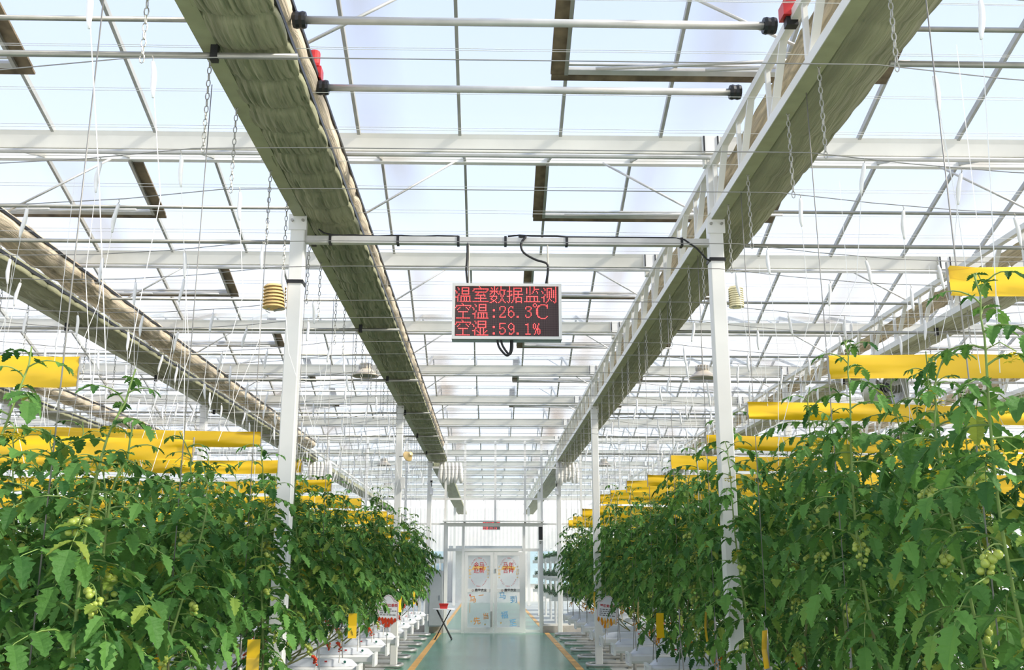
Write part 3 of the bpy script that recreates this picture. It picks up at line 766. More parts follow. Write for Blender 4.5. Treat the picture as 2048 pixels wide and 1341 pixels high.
#PART2
# ------------------------------------------------------------------ LED display
GL = {
'温': """................|..#...#######...|...#..#.....#...|...#..#.....#...|#.....#######...|.#....#.....#...|.#....#.....#...|...#..#######...|...#............|..#..#########..|###..#..#.#..#..|..#..#..#.#..#..|..#..#..#.#..#..|..#..#..#.#..#..|..#.###########.|................""",
'室': """......#.........|.......#........|.##############.|.#............#.|#............#..|..###########...|.....#..........|....#.....#.....|...#########....|.......#...#....|.......#........|..###########...|.......#........|.......#........|###############.|................""",
'数': """....#.....#.....|.#..#..#..#.....|..#.#.#...#.....|....#.....#####.|########.#...#..|..#.#.#..#...#..|.#..#..#.#...#..|#...#...#.#..#..|...#......#.#...|#######...#.#...|..#...#....#....|.#....#....#....|.##..#....#.#...|...##.....#.#...|..##.#...#...#..|##....#.#.....#.""",
'据': """..#.............|..#...########..|..#...#......#..|..#...#......#..|#####.########..|..#...#...#.....|..#...#...#.....|..#.#.#########.|..###.#...#.....|###...#...#.....|..#...#.######..|..#...#.#....#..|..#...#.#....#..|..#..#..#....#..|#.#..#..######..|.#..#...#....#..""",
'监': """.....#...#......|..#..#...#......|..#..#...#####..|..#..#...#......|..#..#..#..#....|..#..#..#...#...|..#..#.#....#...|.....#..........|................|..###########...|..#..#...#..#...|..#..#...#..#...|..#..#...#..#...|..#..#...#..#...|###############.|................""",
'测': """.............#..|..#..#####...#..|...#.#...#...#..|...#.#...#.#.#..|#....#.#.#.#.#..|.#...#.#.#.#.#..|.#...#.#.#.#.#..|...#.#.#.#.#.#..|...#.#.#.#.#.#..|..#..#.#.#.#.#..|###..#.#.#.#.#..|..#....#.....#..|..#...#.#....#..|..#...#..#...#..|..#..#.....#.#..|....#.......#...""",
'空': """......#.........|.......#........|.##############.|.#............#.|#...#.....#..#..|...#.......#....|..#.........#...|................|...#########....|.......#........|.......#........|.......#........|.......#........|.......#........|.#############..|................""",
'湿': """................|..#..########...|...#.#......#...|...#.#......#...|#....########...|.#...#......#...|.#...#......#...|...#.########...|...#...#..#.....|..#....#..#.....|###.#..#..#..#..|..#..#.#..#.#...|..#...##..##....|..#....#..#.....|..#.###########.|................""",
'℃': """.##.............|#..#...#####.#..|#..#.##.....##..|.##.##.......#..|....#........#..|...##...........|...##...........|...##...........|...##...........|...##...........|...##...........|....#...........|....##.......#..|.....##.....#...|.......#####....|................""",
':': """........|........|........|........|........|........|...##...|...##...|........|........|........|........|...##...|...##...|........|........""",
'.': """........|........|........|........|........|........|........|........|........|........|........|........|.##.....|.##.....|........|........""",
'2': """|||..####..|.#....#.|.#....#.|.#....#.|.....#..|.....#..|....#...|...#....|..#.....|.#....#.|.######.||""",
'6': """|||...###..|..#..#..|.#......|.#......|.#.##...|.##..#..|.#....#.|.#....#.|.#....#.|..#..#..|...##...||""",
'3': """|||..####..|.#....#.|.#....#.|.....#..|...##...|.....#..|......#.|......#.|.#....#.|.#...#..|..###...||""",
'5': """|||.######.|.#......|.#......|.#......|.#.##...|.##..#..|......#.|......#.|.#....#.|.#...#..|..###...||""",
'9': """|||...##...|..#..#..|.#....#.|.#....#.|.#....#.|..#..##.|...##.#.|......#.|......#.|..#..#..|..###...||""",
'1': """|||...#....|.###....|...#....|...#....|...#....|...#....|...#....|...#....|...#....|...#....|.#####..||""",
'%': """|||.#...#..|#.#..#..|#.#.#...|#.#.#...|#.#.#...|.#.###..|...##.#.|..#.#.#.|..#.#.#.|..#.#.#.|.#...#..||""",
}
def led(x, y, z, scale, lines, w_cols, h_rows, label, cables=True):
    p = 0.00893 * scale; W = w_cols * p; Hh = h_rows * p; fr = .024 * scale; dp = .11
    t = thing('led_display', label, 'LED display', (x, y, z))
    b = MB(); b.box((0, .02, 0), (W + 2 * fr, dp, Hh + 2 * fr)); b.obj('housing', M['grey'], t)
    b = MB(); yb = -dp / 2 + .015
    for c, d in (((0, yb, Hh / 2 + fr / 2), (W + 2 * fr, .03, fr)), ((0, yb, -Hh / 2 - fr / 2), (W + 2 * fr, .03, fr)), ((-W / 2 - fr / 2, yb, 0), (fr, .03, Hh)), ((W / 2 + fr / 2, yb, 0), (fr, .03, Hh))):
        b.box(c, d)
    b.obj('bezel', M['white'], t)
    b = MB(); b.add([(-W / 2, 0, -Hh / 2), (W / 2, 0, -Hh / 2), (W / 2, 0, Hh / 2), (-W / 2, 0, Hh / 2)], [(0, 1, 2, 3)])
    b.obj('led_panel', M['panel'], t, (0, -dp / 2 + .018, 0))
    b = MB(); yl = -dp / 2 + .016; r = p * .44
    for li, s in enumerate(lines):
        col = 0
        for ch in s:
            rows = GL[ch].split('|'); wide = max(len(q) for q in rows)
            for ri, row in enumerate(rows):
                for ci, d in enumerate(row):
                    if d == '#':
                        cx = -W / 2 + (col + ci + .5) * p; cz = Hh / 2 - (li * 16 + ri + .5) * p
                        vs = [(cx + r * math.cos(a), yl, cz + r * math.sin(a)) for a in [PI / 4 * q for q in range(8)]]
                        b.k = 0; b.add(vs, [tuple(range(8))])
                        vs = [(cx + r * .5 * math.cos(a), yl - .0005, cz + r * .5 * math.sin(a)) for a in [PI / 3 * q for q in range(6)]]
                        b.k = 1; b.add(vs, [tuple(range(6))])
            col += 16 if wide > 8 else 8
    b.obj('lettering', [M['lit'], M['core']], t)
    if not cables:
        for xx in (-.32, .32):
            bb = MB(); bb.tube([(xx, .02, 1.38), (xx, .02, .22)], .01, 6); bb.obj('hanger', M['galv'], t)
    if cables:
        for q, pts in enumerate((
            [(-.33, .02, .62), (-.335, .0, .45), (-.34, .0, .36), (-.325, .02, .23)],
            [(.10, .02, .665), (.16, -.01, .665), (.12, -.02, .60), (.14, -.02, .52), (.24, -.01, .46), (.335, 0, .43), (.345, 0, .36), (.325, .02, .23)],
            [(-.08, 0, -.23), (-.06, 0, -.30), (.0, 0, -.365), (.03, 0, -.33), (.035, 0, -.23)],
            [(-.05, 0, -.23), (-.03, 0, -.29), (.02, 0, -.355), (.045, 0, -.31), (.045, 0, -.23)])):
            bb = MB(); sm = []
            for a in range(len(pts) - 1):
                for s_ in range(4):
                    p0 = Vector(pts[max(a - 1, 0)]); p1 = Vector(pts[a]); p2 = Vector(pts[a + 1]); p3 = Vector(pts[min(a + 2, len(pts) - 1)]); u = s_ / 4
                    sm.append(.5 * ((2 * p1) + (p2 - p0) * u + (2 * p0 - 5 * p1 + 4 * p2 - p3) * u * u + (3 * p1 - p0 - 3 * p2 + p3) * u ** 3))
            sm.append(Vector(pts[-1])); bb.tube(sm, .010, 6); bb.obj('power_cable', M['dark'], t, smooth=True)
        for xx in (-.32, .345):
            bb = MB(); bb.tube([(xx, .02, .63), (xx, .02, .22)], .007, 6); bb.obj('hanger', M['galv'], t)
    return t
led(0.1415, 7.90, 3.727, 1.0, ['温室数据监测', '空温:26.3℃', '空湿:59.1%'], 96, 48, 'red LED data display with three lines of characters hanging over the aisle')
led(0.14, 50.0, 3.80, 1.0, ['温室数据监测', '空温:26.3℃', '空湿:59.1%'], 96, 48, 'tiny red LED display seen through the glass above the doors', False)
# cross beam carrying it
t = thing('cross_beam', 'square white beam with black cable clips carrying the LED display', 'beam', (0.15, 7.94, 4.362))
b = MB(); b.box((0, 0, 0), (3.42, .06, .06)); b.obj('tube', M['alu'], t)
for x in (-1.50, -.93, -.42, -.02, .50, 1.48):
    b = MB(); b.box((x, 0, 0), (.022, .072, .074)); b.obj('cable_clip', M['dark'], t)
pts = [(-1.6, -.02, .09), (-1.55, -.04, .05), (-1.48, -.03, .038)] + [(-1.4 + .1 * i, -.02, .038 + .004 * math.sin(i * 1.7)) for i in range(10)] + [(-.42, -.02, .04)]
b = MB(); b.tube(pts, .007, 5); b.obj('cable', M['dark'], t, smooth=True)
pts = [(.0, -.02, .04), (.1, -.02, .05), (.2, -.02, .045), (.42, -.02, .045)] + [(.5 + .1 * i, -.02, .038) for i in range(10)] + [(1.5, -.03, .02), (1.6, -.04, -.06), (1.68, -.05, -.16), (1.72, -.05, -.18)]
b = MB(); b.tube(pts, .008, 5); b.obj('cable', M['dark'], t, smooth=True)

# ------------------------------------------------------------------ louvred sensors on posts
def louvre(x, y, z, px, m, r, label, n=7):
    t = thing('louvred_sensor', label, 'sensor', (x, y, z))
    for i in range(n):
        zz = (i - (n - 1) / 2) * r * .30
        b = MB(); b.lathe([(0, .012 + zz), (r * .82, .012 + zz), (r, -.008 + zz), (r * .97, -.012 + zz), (r * .6, zz), (0, zz)], 24); b.obj('louvre_plate', m, t, smooth=False)
    b = MB(); b.lathe([(0, r * 1.05), (r * .5, r * 1.02), (r * .62, r * .9), (0, r * .88)], 20); b.obj('cap', m, t)
    b = MB(); b.lathe([(r * .55, -r), (r * .55, r)], 16); b.obj('core', m, t)
    b = MB(); zb = -r * 1.25
    b.tube([(0, 0, zb), (px - x, 0, zb + .03)], .010, 6)
    for dx in (-.4, .4): b.tube([(dx * r, 0, -r), (dx * r, 0, zb - .0)], .006, 5)
    b.tube([(-r * .5, 0, -r), (-r * .7, 0, zb), (-r * .3, 0, zb - .02)], .004, 5)
    b.obj('mounting_arm', M['galv'], t)
louvre(-1.785, 7.90, 3.85, -1.66, M['gold'], .095, 'gold stacked louvre sensor on the post by red-sign plants')
louvre(2.075, 7.94, 3.885, 1.97, M['cream'], .064, 'pale stacked louvre sensor on the post by orange-sign plants', 9)
for x, w in ((-1.62, 'gold sensor post'), (1.92, 'pale sensor post')):
    b = MB()
    for a, c in (((0, -.064, 0), (.135, .006, .03)), ((0, .064, 0), (.135, .006, .03)), ((-.064, 0, 0), (.006, .135, .03)), ((.064, 0, 0), (.006, .135, .03))): b.box(a, c)
    o = b.obj('post_strap', M['dark'], None, (x, 7.94, 3.98 if x < 0 else 4.20)); tag(o, 'black cable strap wrapped round the ' + w, 'strap')

# ------------------------------------------------------------------ high bay lamps, flood lamp, fan
def lamp(x, y, z, s, label):
    t = thing('high_bay_lamp', label, 'lamp', (x, y, z)); t.scale = (s, s, s)
    b = MB(); b.lathe([(.10, .06), (.12, .05), (.23, -.05), (.245, -.075), (.24, -.075), (.225, -.05), (.115, .045)], 28); b.obj('lamp_shade', M['lampshade'], t, smooth=True)
    b = MB(); b.lathe([(0, -.04), (.215, -.052)], 28); b.obj('lens', M['lampin'], t)
    b = MB(); b.lathe([(0, .17), (.09, .165), (.105, .15), (.105, .06), (0, .06)], 24); b.obj('driver_housing', M['lampshade'], t)
    for i in range(14):
        a = 2 * PI * i / 14; bb = MB(); bb.box((.11 * math.cos(a), .11 * math.sin(a), .11), (.035, .006, .09), Matrix.Rotation(a, 3, 'Z')); bb.obj('fin', M['alu'], t)
    b = MB(); b.tube([(0, 0, .165), (0, 0, .30)], .012, 6); b.tube([(0, 0, .30), (0, 0, .9)], .004, 4); b.obj('hanger', M['galv'], t)
lamp(3.73, 16.8, 4.97, 1.0, 'round high bay lamp hanging over the orange-sign plants')
lamp(-2.24, 17.5, 5.12, 1.0, 'round high bay lamp hanging beside the red-sign truss')
lamp(3.86, 33.0, 5.10, 1.0, 'small high bay lamp beyond the glass wall, orange-sign side')
lamp(-3.5, 33.0, 5.10, 1.0, 'small high bay lamp beyond the glass wall, red-sign side')
t = thing('flood_lamp', 'small amber round lamp clamped on the post behind the red sign', 'lamp', (-1.42, 17.5, 3.62), .6); t.scale = (.75, .75, .75)
b = MB(); b.lathe([(0, .10), (.05, .09), (.07, .04), (.13, -.04), (.13, -.06), (0, -.05)], 18); o = b.obj('lamp_shade', M['gold'], t); o.rotation_euler = (1.1, .4, 0)
b = MB(); b.tube([(0, .05, 0), (-.15, .2, -.02)], .012, 6); b.obj('arm', M['galv'], t)
t = thing('circulation_fan', 'drum-shaped grey circulation fan hanging under the second truss', 'fan', (4.30, 10.5, 3.58), .35)
b = MB(); b.lathe([(.20, -.12), (.215, -.10), (.215, .10), (.20, .12), (.195, .10), (.195, -.10), (.20, -.12)], 28, (0, 0, 0), 'Y'); b.obj('drum', M['alu'], t, smooth=True)
b = MB(); b.lathe([(0, -.08), (.05, -.07), (.06, .05), (0, .07)], 16, (0, 0, 0), 'Y'); b.obj('hub', M['dark'], t)
for i in range(5):
    a = 2 * PI * i / 5; b = MB(); b.box((.11 * math.cos(a), -.02, .11 * math.sin(a)), (.15, .012, .07), Matrix.Rotation(-a, 3, 'Y') @ Matrix.Rotation(.5, 3, 'X')); b.obj('blade', M['lampin'], t)
b = MB()
for r in (.07, .11, .15, .19): b.tube([(r * math.cos(2 * PI * i / 20), -.115, r * math.sin(2 * PI * i / 20)) for i in range(21)], .003, 4)
b.obj('grille', M['galv'], t)
b = MB(); b.box((.24, 0, 0), (.10, .16, .26)); b.obj('motor_box', M['lampin'], t)
b = MB(); b.tube([(-.1, 0, .18), (0, 0, 1.0)], .005, 4); b.tube([(.1, 0, .18), (0, 0, 1.0)], .005, 4); b.obj('hanger', M['galv'], t)

# ------------------------------------------------------------------ roof vents
def vent(n, i0, i1, label):
    yr = (GY[n] + GY[n + 1]) / 2
    sl = math.atan2(ZR - ZG, 1.64); ln = 1.64 / math.cos(sl)
    xa, xb = BX[0] + 0.868 * (i0 + 16), BX[0] + 0.868 * (i1 + 16)
    t = thing('roof_vent', label, 'roof vent', (0, yr, ZR - .045)); t.rotation_euler = (-sl, 0, 0)
    L5 = ln * .50
    if i0 == 1: xb -= .13
    for x, s in ((xa, -1), (xb, 1)):
        b = MB(); b.box((x + s * .07, L5 / 2 + .03, .0), (.115, L5 - .02, .02)); b.obj('side_seal', M['brown'], t)
        b = MB(); b.box((x + s * .005, L5 / 2, -.02), (.03, L5, .04)); b.obj('side_rail', M['galv'], t)
    b = MB(); b.box(((xa + xb) / 2, L5 + .05, .0), (xb - xa + .24, .07, .02)); b.obj('lower_seal', M['brown'], t)
    b = MB(); b.box(((xa + xb) / 2, L5 - .03, -.02), (xb - xa, .05, .035)); b.box(((xa + xb) / 2, L5 - .09, -.01), (xb - xa, .02, .02)); b.obj('lower_rail', M['alu'], t)
    for q in (0.05, .40):
        x = xa + (xb - xa) * q
        b = MB(); b.tube([(x + .1, L5 - .08, -.05), (x + 1.55, L5 - .42, -.30)], .014, 6); b.obj('push_rod', M['alu'], t, smooth=True)
for n in range(1, 7):
    for i0, w in ((-7, 'red-sign side'), (1, 'over the aisle'), (9, 'orange-sign side')):
        vent(n, i0, i0 + 3, 'brown edged roof vent, %s bay from the front, %s' % (ORD[n - 1], w))

# ------------------------------------------------------------------ glass end wall, doors
W_ = sempty('wall_end', (0, YW, 0)); W_['label'] = 'white framed glass end wall across the greenhouse'
for sx, xa, xb in ((-1, XMIN, -1.19), (1, 1.46, XMAX)):
    b = MB(); b.box(((xa + xb) / 2, 0, .09), (xb - xa, .14, .18)); b.obj('curb', M['concrete'], W_)
    x = xa if sx > 0 else xb; i = 0
    while XMIN < x < XMAX + .01:
        b = MB(); b.box((x, 0, 2.7), (.06, .05, 5.1)); b.obj('mullion', M['white'], W_); x += sx * 1.09
    for z in (.21, 1.45, 2.86, 3.54, 4.4, 5.18):
        b = MB(); b.box(((xa + xb) / 2, 0, z), (xb - xa, .042, .05)); b.obj('rail', M['white'], W_)
    b = MB(); b.add([(xa, .0, .2), (xb, .0, .2), (xb, .0, 5.2), (xa, .0, 5.2)], [(0, 1, 2, 3)]); b.obj('pane', M['glass'], W_)
for x in (-.66, .18, 1.0):
    b = MB(); b.box((x, 0, 4.03), (.06, .05, 2.3)); b.obj('mullion', M['white'], W_)
for z in (3.54, 4.4, 5.18):
    b = MB(); b.box((.13, 0, z), (2.60, .042, .05)); b.obj('rail', M['white'], W_)
b = MB(); b.add([(-1.19, 0, 2.9), (1.46, 0, 2.9), (1.46, 0, 5.2), (-1.19, 0, 5.2)], [(0, 1, 2, 3)]); b.obj('pane', M['glass'], W_)

D = sempty('door_1', (0, YW, 0)); D['label'] = 'white double glass door with stickers in a glazed surround'
for x, w in ((-1.15, .085), (-.685, .07), (.965, .07), (1.42, .085)):
    b = MB(); b.box((x, -.02, 1.44), (w, .11, 2.88)); b.obj('jamb', M['white'], D)
for z, h, xa, xb in ((2.84, .09, -1.19, 1.46), (2.17, .075, -1.19, 1.46), (.05, .06, -1.15, -.69), (.05, .06, .97, 1.42)):
    b = MB(); b.box(((xa + xb) / 2, -.02, z), (xb - xa, .10, h)); b.obj('rail', M['white'], D)
for xa, xb, z0, z1 in ((-1.15, -.69, .08, 2.14), (.97, 1.42, .08, 2.14), (-1.15, -.69, 2.2, 2.8), (-.66, .94, 2.2, 2.8), (.97, 1.42, 2.2, 2.8)):
    b = MB(); b.add([(xa, 0, z0), (xb, 0, z0), (xb, 0, z1), (xa, 0, z1)], [(0, 1, 2, 3)]); b.obj('pane', M['glass'], D)
b = MB(); b.box((.13, -.12, 2.93), (2.75, .24, .03)); b.obj('canopy_sill', M['white'], D)
def door_leaf(xa, xb, hinge):
    L_ = bpy.data.objects.new('door_leaf', None); C.objects.link(L_); L_.parent = D; L_.location = ((xa + xb) / 2, -.05, 0)
    w = xb - xa; fr = .085
    b = MB()
    b.box((-w / 2 + fr / 2, 0, 1.065), (fr, .05, 2.09)); b.box((w / 2 - fr / 2, 0, 1.065), (fr, .05, 2.09)); b.box((0, 0, 2.065), (w - 2 * fr, .05, .09)); b.box((0, 0, .085), (w - 2 * fr, .05, .13)); 
    b.obj('leaf_frame', M['white'], L_)
    b = MB(); b.box((0, 0, 1.10), (w - 2 * fr, .035, .085)); b.obj('middle_rail', M['white'], L_)
    b = MB(); b.add([(-w / 2 + fr, 0, .15), (w / 2 - fr, 0, .15), (w / 2 - fr, 0, 2.02), (-w / 2 + fr, 0, 2.02)], [(0, 1, 2, 3)]); b.obj('pane', M['frost'], L_)
    return L_
la = door_leaf(-.64, .14, -1); lb = door_leaf(.155, .93, 1)
b = MB(); b.box((.335, -.05, .36), (.03, .03, .40)); b.tube([(.335, -.03, .20), (.335, -.06, .20)], .008, 5); b.obj('pull_handle', M['galv'], la)
b = MB(); b.box((-.345, -.03, 1.62), (.03, .02, .10)); b.obj('lock', M['galv'], lb)
def decal(body, size, m, parent, x, z, y=-.032, rot=0.0, bold=0.0):
    me = text_mesh(body, size, m, bold); o = place(me, 'lettering', parent, (x, y, z)); o.rotation_euler = (0, rot, 0); return o
def ring(parent, cx, cz, rx, rz, bottom):
    s = 'HAPPY NEW YEAR'; n = len(s)
    b = []
    for i, ch in enumerate(s):
        if ch == ' ': continue
        u = (i - (n - 1) / 2) / ((n - 1) / 2); a = u * .98
        if not bottom: x, z, r_ = cx + rx * math.sin(a), cz + rz * math.cos(a), a
        else: x, z, r_ = cx - rx * math.sin(a), cz - rz * math.cos(a), a + PI
        me = text_mesh(ch, .052, M['redink'], 0.0); me.transform(Matrix.Translation((x, 0, z)) @ Matrix.Rotation(r_, 4, 'Y') ); b.append(me)
    return b
def join(meshes, name, parent, loc, mats):
    mb = MB()
    for k, me in enumerate(meshes):
        mb.k = 0; mb.add([v.co for v in me.vertices], [tuple(p.vertices) for p in me.polygons]); bpy.data.meshes.remove(me)
    return mb.obj(name, mats, parent, loc)
for leaf, big, l, r_ in ((la, ('金马', '迎新'), '新年', '快乐'), (lb, ('马年', '吉祥'), '恭喜', '发财')):
    ms = ring(leaf, 0, 0, .235, .37, False) + ring(leaf, 0, 0, .235, .37, True)
    join(ms, 'lettering', leaf, (0, -.004, 1.58), M['redink'])
    for i in (0, 1):
        decal(big[i], .15, M['redink'], leaf, 0.0, 1.76 - .145 * i, -.006, 0, .002)
    b = MB(); b.add([(-.20, 0, -.05), (-.04, 0, -.03), (.16, 0, -.06), (.20, 0, .03), (.02, 0, .06), (-.16, 0, .05)], [(0, 1, 2, 3, 4, 5)]); b.obj('gold_brush', M['goldink'], leaf, (0, -.003, 1.685))
    for sx, s in ((-1, l), (1, r_)):
        for i, ch in enumerate(s): decal(ch, .085, M['goldink'], leaf, sx * .245, 1.62 - .09 * i, -.004, 0, .001)
        for z in (1.72, 1.44):
            b = MB(); b.lathe([(.010, 0), (.022, 0)], 12, (sx * .245, -.004, z), 'Y'); b.obj('gold_ring', M['goldink'], leaf)
    me = text_mesh('鼎宇农业', .08, M['ink'], .002); place(me, 'lettering', leaf, (.05, -.020, 1.105))
    b = MB(); b.lathe([(.024, 0), (.030, 0)], 16, (-.165, -.020, 1.10), 'Y'); b.k = 1
    b.add([(-.175, -.021, 1.085), (-.165, -.021, 1.08), (-.145, -.021, 1.115), (-.165, -.021, 1.10)], [(0, 1, 2, 3)]); b.obj('logo', [M['ink'], M['redink']], leaf)
for ch, x, z, s in (('一', .06, .965, .14), ('马', -.16, .86, .19), ('当', .19, .42, .17), ('先', -.05, .30, .20)): decal(ch, s, M['orangeink'], la, x, z, -.005, -.1, .003)
for ch, x, z, s in (('马', -.16, .95, .20), ('到', .14, .85, .20), ('福', -.10, .45, .20), ('至', .12, .25, .20)): decal(ch, s, M['blueink'], lb, x, z, -.005, -.1, .003)
b = MB(); b.add([(-.255, -.004, .955), (-.215, -.004, .955), (-.215, -.004, .995), (-.255, -.004, .995)], [(0, 1, 2, 3)]); b.obj('red_seal', M['redink'], la)
b = MB(); b.add([(-.245, -.004, .52), (-.235, -.004, .52), (-.235, -.004, .78), (-.245, -.004, .78)], [(0, 1, 2, 3)]); b.obj('side_note', M['orangeink'], la)
for leaf, sp in ((la, ((-.2, .30), (.17, .22))), (lb, ((-.2, .26), (.18, .28)))):
    for x, z in sp:
        b = MB(); b.lathe([(0, 0), (.022, 0)], 12, (x, -.004, z), 'Y'); b.obj('gold_ingot', M['goldink'], leaf)

t = thing('wall_terminal', 'black face terminal in a white frame high on the door jamb', 'terminal', (1.42, YW - .10, 2.60))
b = MB(); b.box((0, 0, 0), (.13, .04, .40)); b.obj('case', M['white'], t)
b = MB(); b.box((0, -.022, .01), (.10, .008, .35)); b.obj('screen', M['dark'], t)
b = MB(); b.tube([(0, 0, -.2), (.01, 0, -.25), (-.02, .02, -.27)], .006, 5); b.obj('cable', M['dark'], t)
t = thing('electrical_cabinet', 'tall grey cabinet against the glass wall behind the folding table', 'cabinet', (-1.40, YW - .22, .18))
b = MB(); b.box((0, 0, .72), (.36, .24, 1.44)); b.obj('body', M['grey'], t)
b = MB(); b.box((0, -.125, .72), (.32, .012, 1.38)); b.box((.12, -.135, .75), (.02, .015, .12)); b.obj('door', M['grey'], t)

# ------------------------------------------------------------------ folding table and basket
t = thing('folding_table', 'small white folding table on crossed black legs by the doors', 'table', (-1.08, 24.9, 0))
b = MB(); n = 20; vs = []
for zz in (.70, .722):
    for i in range(n): vs.append((.27 * math.copysign(abs(math.cos(2 * PI * i / n)) ** .6, math.cos(2 * PI * i / n)), .22 * math.copysign(abs(math.sin(2 * PI * i / n)) ** .6, math.sin(2 * PI * i / n)), zz))
b.add(vs, [tuple(range(n - 1, -1, -1)), tuple(range(n, 2 * n))] + [(i, (i + 1) % n, n + (i + 1) % n, n + i) for i in range(n)]); b.obj('table_top', M['paper'], t)
for yy in (-.15, .15):
    for s in (-1, 1):
        b = MB(); b.tube([(-s * .17, yy * .9, .70), (s * .20, yy, .012), ], .013, 6); b.obj('leg', M['dark'], t)
for s in (-1, 1):
    b = MB(); b.tube([(s * .20, -.2, .012), (s * .20, .2, .012)], .013, 6); b.obj('foot_bar', M['dark'], t)
t = thing('red_basket', 'red plastic basket on the folding table', 'basket', (-1.08, 24.86, .722))
def rr_box(b, z0, z1, a0, b0, a1, b1):
    b.add([(-a0, -b0, z0), (a0, -b0, z0), (a0, b0, z0), (-a0, b0, z0), (-a1, -b1, z1), (a1, -b1, z1), (a1, b1, z1), (-a1, b1, z1)], [(0, 3, 2, 1), (0, 1, 5, 4), (1, 2, 6, 5), (2, 3, 7, 6), (3, 0, 4, 7)])
b = MB(); rr_box(b, 0, .11, .085, .06, .105, .08); b.obj('body', M['redplastic'], t)
b = MB()
for c, d in (((0, -.083, .11), (.23, .012, .02)), ((0, .083, .11), (.23, .012, .02)), ((-.109, 0, .11), (.012, .166, .02)), ((.109, 0, .11), (.012, .166, .02))): b.box(c, d)
b.obj('rim', M['redplastic'], t)

# ------------------------------------------------------------------ sign boards
OUT = [(-.155, -.13), (-.12, -.145), (-.085, -.19), (-.04, -.232), (0, -.24), (.04, -.232), (.085, -.19), (.12, -.145), (.155, -.13), (.155, .13), (.125, .145), (.095, .15), (.075, .19), (.04, .228), (0, .24), (-.04, .228), (-.075, .19), (-.095, .15), (-.125, .145), (-.155, .13)]
def sign(x, y, z, roll, title, label, m, pointed):
    t = thing('sign_board', label, 'sign', (x, y, z)); t.rotation_euler = (0, roll, 0)
    b = MB(); n = len(OUT)
    b.add([(p[0], 0, p[1]) for p in OUT] + [(p[0], .008, p[1]) for p in OUT], [tuple(range(n)), tuple(range(2 * n - 1, n - 1, -1))] + [(i, n + i, n + (i + 1) % n, (i + 1) % n) for i in range(n)])
    b.obj('board', M['paper'], t)
    b = MB()
    q = [(p[0] * .92, -.001, p[1] * .945) for p in OUT]; b.tube(q + [q[0]], .0016, 4); b.obj('border_line', M['redink'], t)
    place(text_mesh(title, .046, M['redink'], .001), 'title_lettering', t, (0, -.002, .085))
    b = MB(); rr = random.Random(3)
    for i, w in enumerate((.17, .24, .13, .19)):
        xx = -.115
        while xx < -.115 + w:
            l = rr.uniform(.02, .05); b.box((xx + l / 2, -.001, .035 - .028 * i), (l, .002, .011)); xx += l + .012
    b.obj('text_line', M['ink'], t)
    rr = random.Random(5); pos = []
    for px_ in (-.12, -.075, -.03, .015, .06, .11): pos.append((px_, -.075 - .05 * rr.random()))
    for px_ in (-.06, -.02, .03, .07): pos.append((px_, -.15))
    pos += [(-.02, -.195), (.02, -.19)]
    for i, (px_, pz) in enumerate(pos):
        b = MB()
        pr = [(0, -.034), (.012, -.030), (.021, -.012), (.020, .008), (.010, .026), (0, .03)] if not pointed else [(0, -.042), (.012, -.030), (.018, -.008), (.014, .014), (.006, .030), (0, .036)]
        vs = [(px_ + p[0], -.003 - .0004 * i, pz + p[1]) for p in pr] + [(px_ - p[0], -.003 - .0004 * i, pz + p[1]) for p in reversed(pr[1:-1])]
        b.add(vs, [tuple(range(len(vs)))]); b.obj('printed_tomato', [m, M['goldink']][i % 3 == 2 and pointed], t)
    b = MB(); b.tube([(0, .015, -.2), (0, .02, -.5)], .006, 5); b.obj('stake', M['galv'], t)
sign(-1.475, 15.05, 1.05, .02, '梦想真红番茄', 'white scalloped sign board printed with red tomatoes', M['red'], False)
sign(1.762, 15.05, 1.035, .10, '梦想黄番茄', 'white scalloped sign board printed with orange pointed tomatoes', M['orange'], True)

# ------------------------------------------------------------------ gathered white curtains, cameras on the end posts
for x, w in ((-1.05, 'aisle truss, red-sign side'), (2.14, 'aisle truss, orange-sign side'), (-4.6, 'second truss, red-sign side'), (5.9, 'second truss, orange-sign side')):
    t = thing('gathered_curtain', 'gathered white cloth hanging at the end of the %s' % w, 'curtain', (x, 27.0, 4.50))
    for q in range(6):
        b = MB(); L_ = .50 + .12 * R.random(); xx = -.26 + .105 * q
        pts = [(xx, 0, 0), (xx + .01, -.02, -L_ * .3), (xx + R.uniform(-.02, .02), -.03, -L_ * .7), (xx + R.uniform(-.03, .03), -.02, -L_)]
        b.tube(pts, .05, 9, radii=[.035, .062, .072, .035]); b.obj('fold', M['whitecloth'], t, smooth=True)
for x, s, w in ((-1.56, 1, 'red-sign side'), (1.86, -1, 'orange-sign side')):
    t = thing('security_camera', 'small white security camera on the end wall post, ' + w, 'camera', (x, 27.05, 3.98))
    b = MB(); b.box((0, 0, 0), (.07, .16, .07)); b.obj('housing', M['white'], t)
    b = MB(); b.box((0, -.085, 0), (.055, .02, .055)); b.obj('lens', M['dark'], t)
    b = MB(); b.tube([(0, .03, -.03), (0, .10, -.12)], .012, 6); b.obj('bracket', M['dark'], t)
    t = thing('junction_box', 'white junction box below the camera, ' + w, 'junction box', (x + .0, 27.10, 3.72))
    b = MB(); b.box((0, 0, 0), (.09, .06, .18)); b.obj('box', M['white'], t)
    b = MB(); b.box((0, -.033, 0), (.075, .008, .16)); b.obj('lid', M['paper'], t)
for x, y, z, w in ((-1.53, 17.68, 3.15, 'red-sign side'),):
    t = thing('junction_box', 'white wireless box strapped high on the post behind the red sign', 'junction box', (x, y, z))
    b = MB(); b.box((0, 0, 0), (.07, .06, .2)); b.obj('box', M['white'], t)
    b = MB(); b.tube([(0, 0, .1), (.02, 0, .22)], .006, 5); b.obj('antenna', M['white'], t)

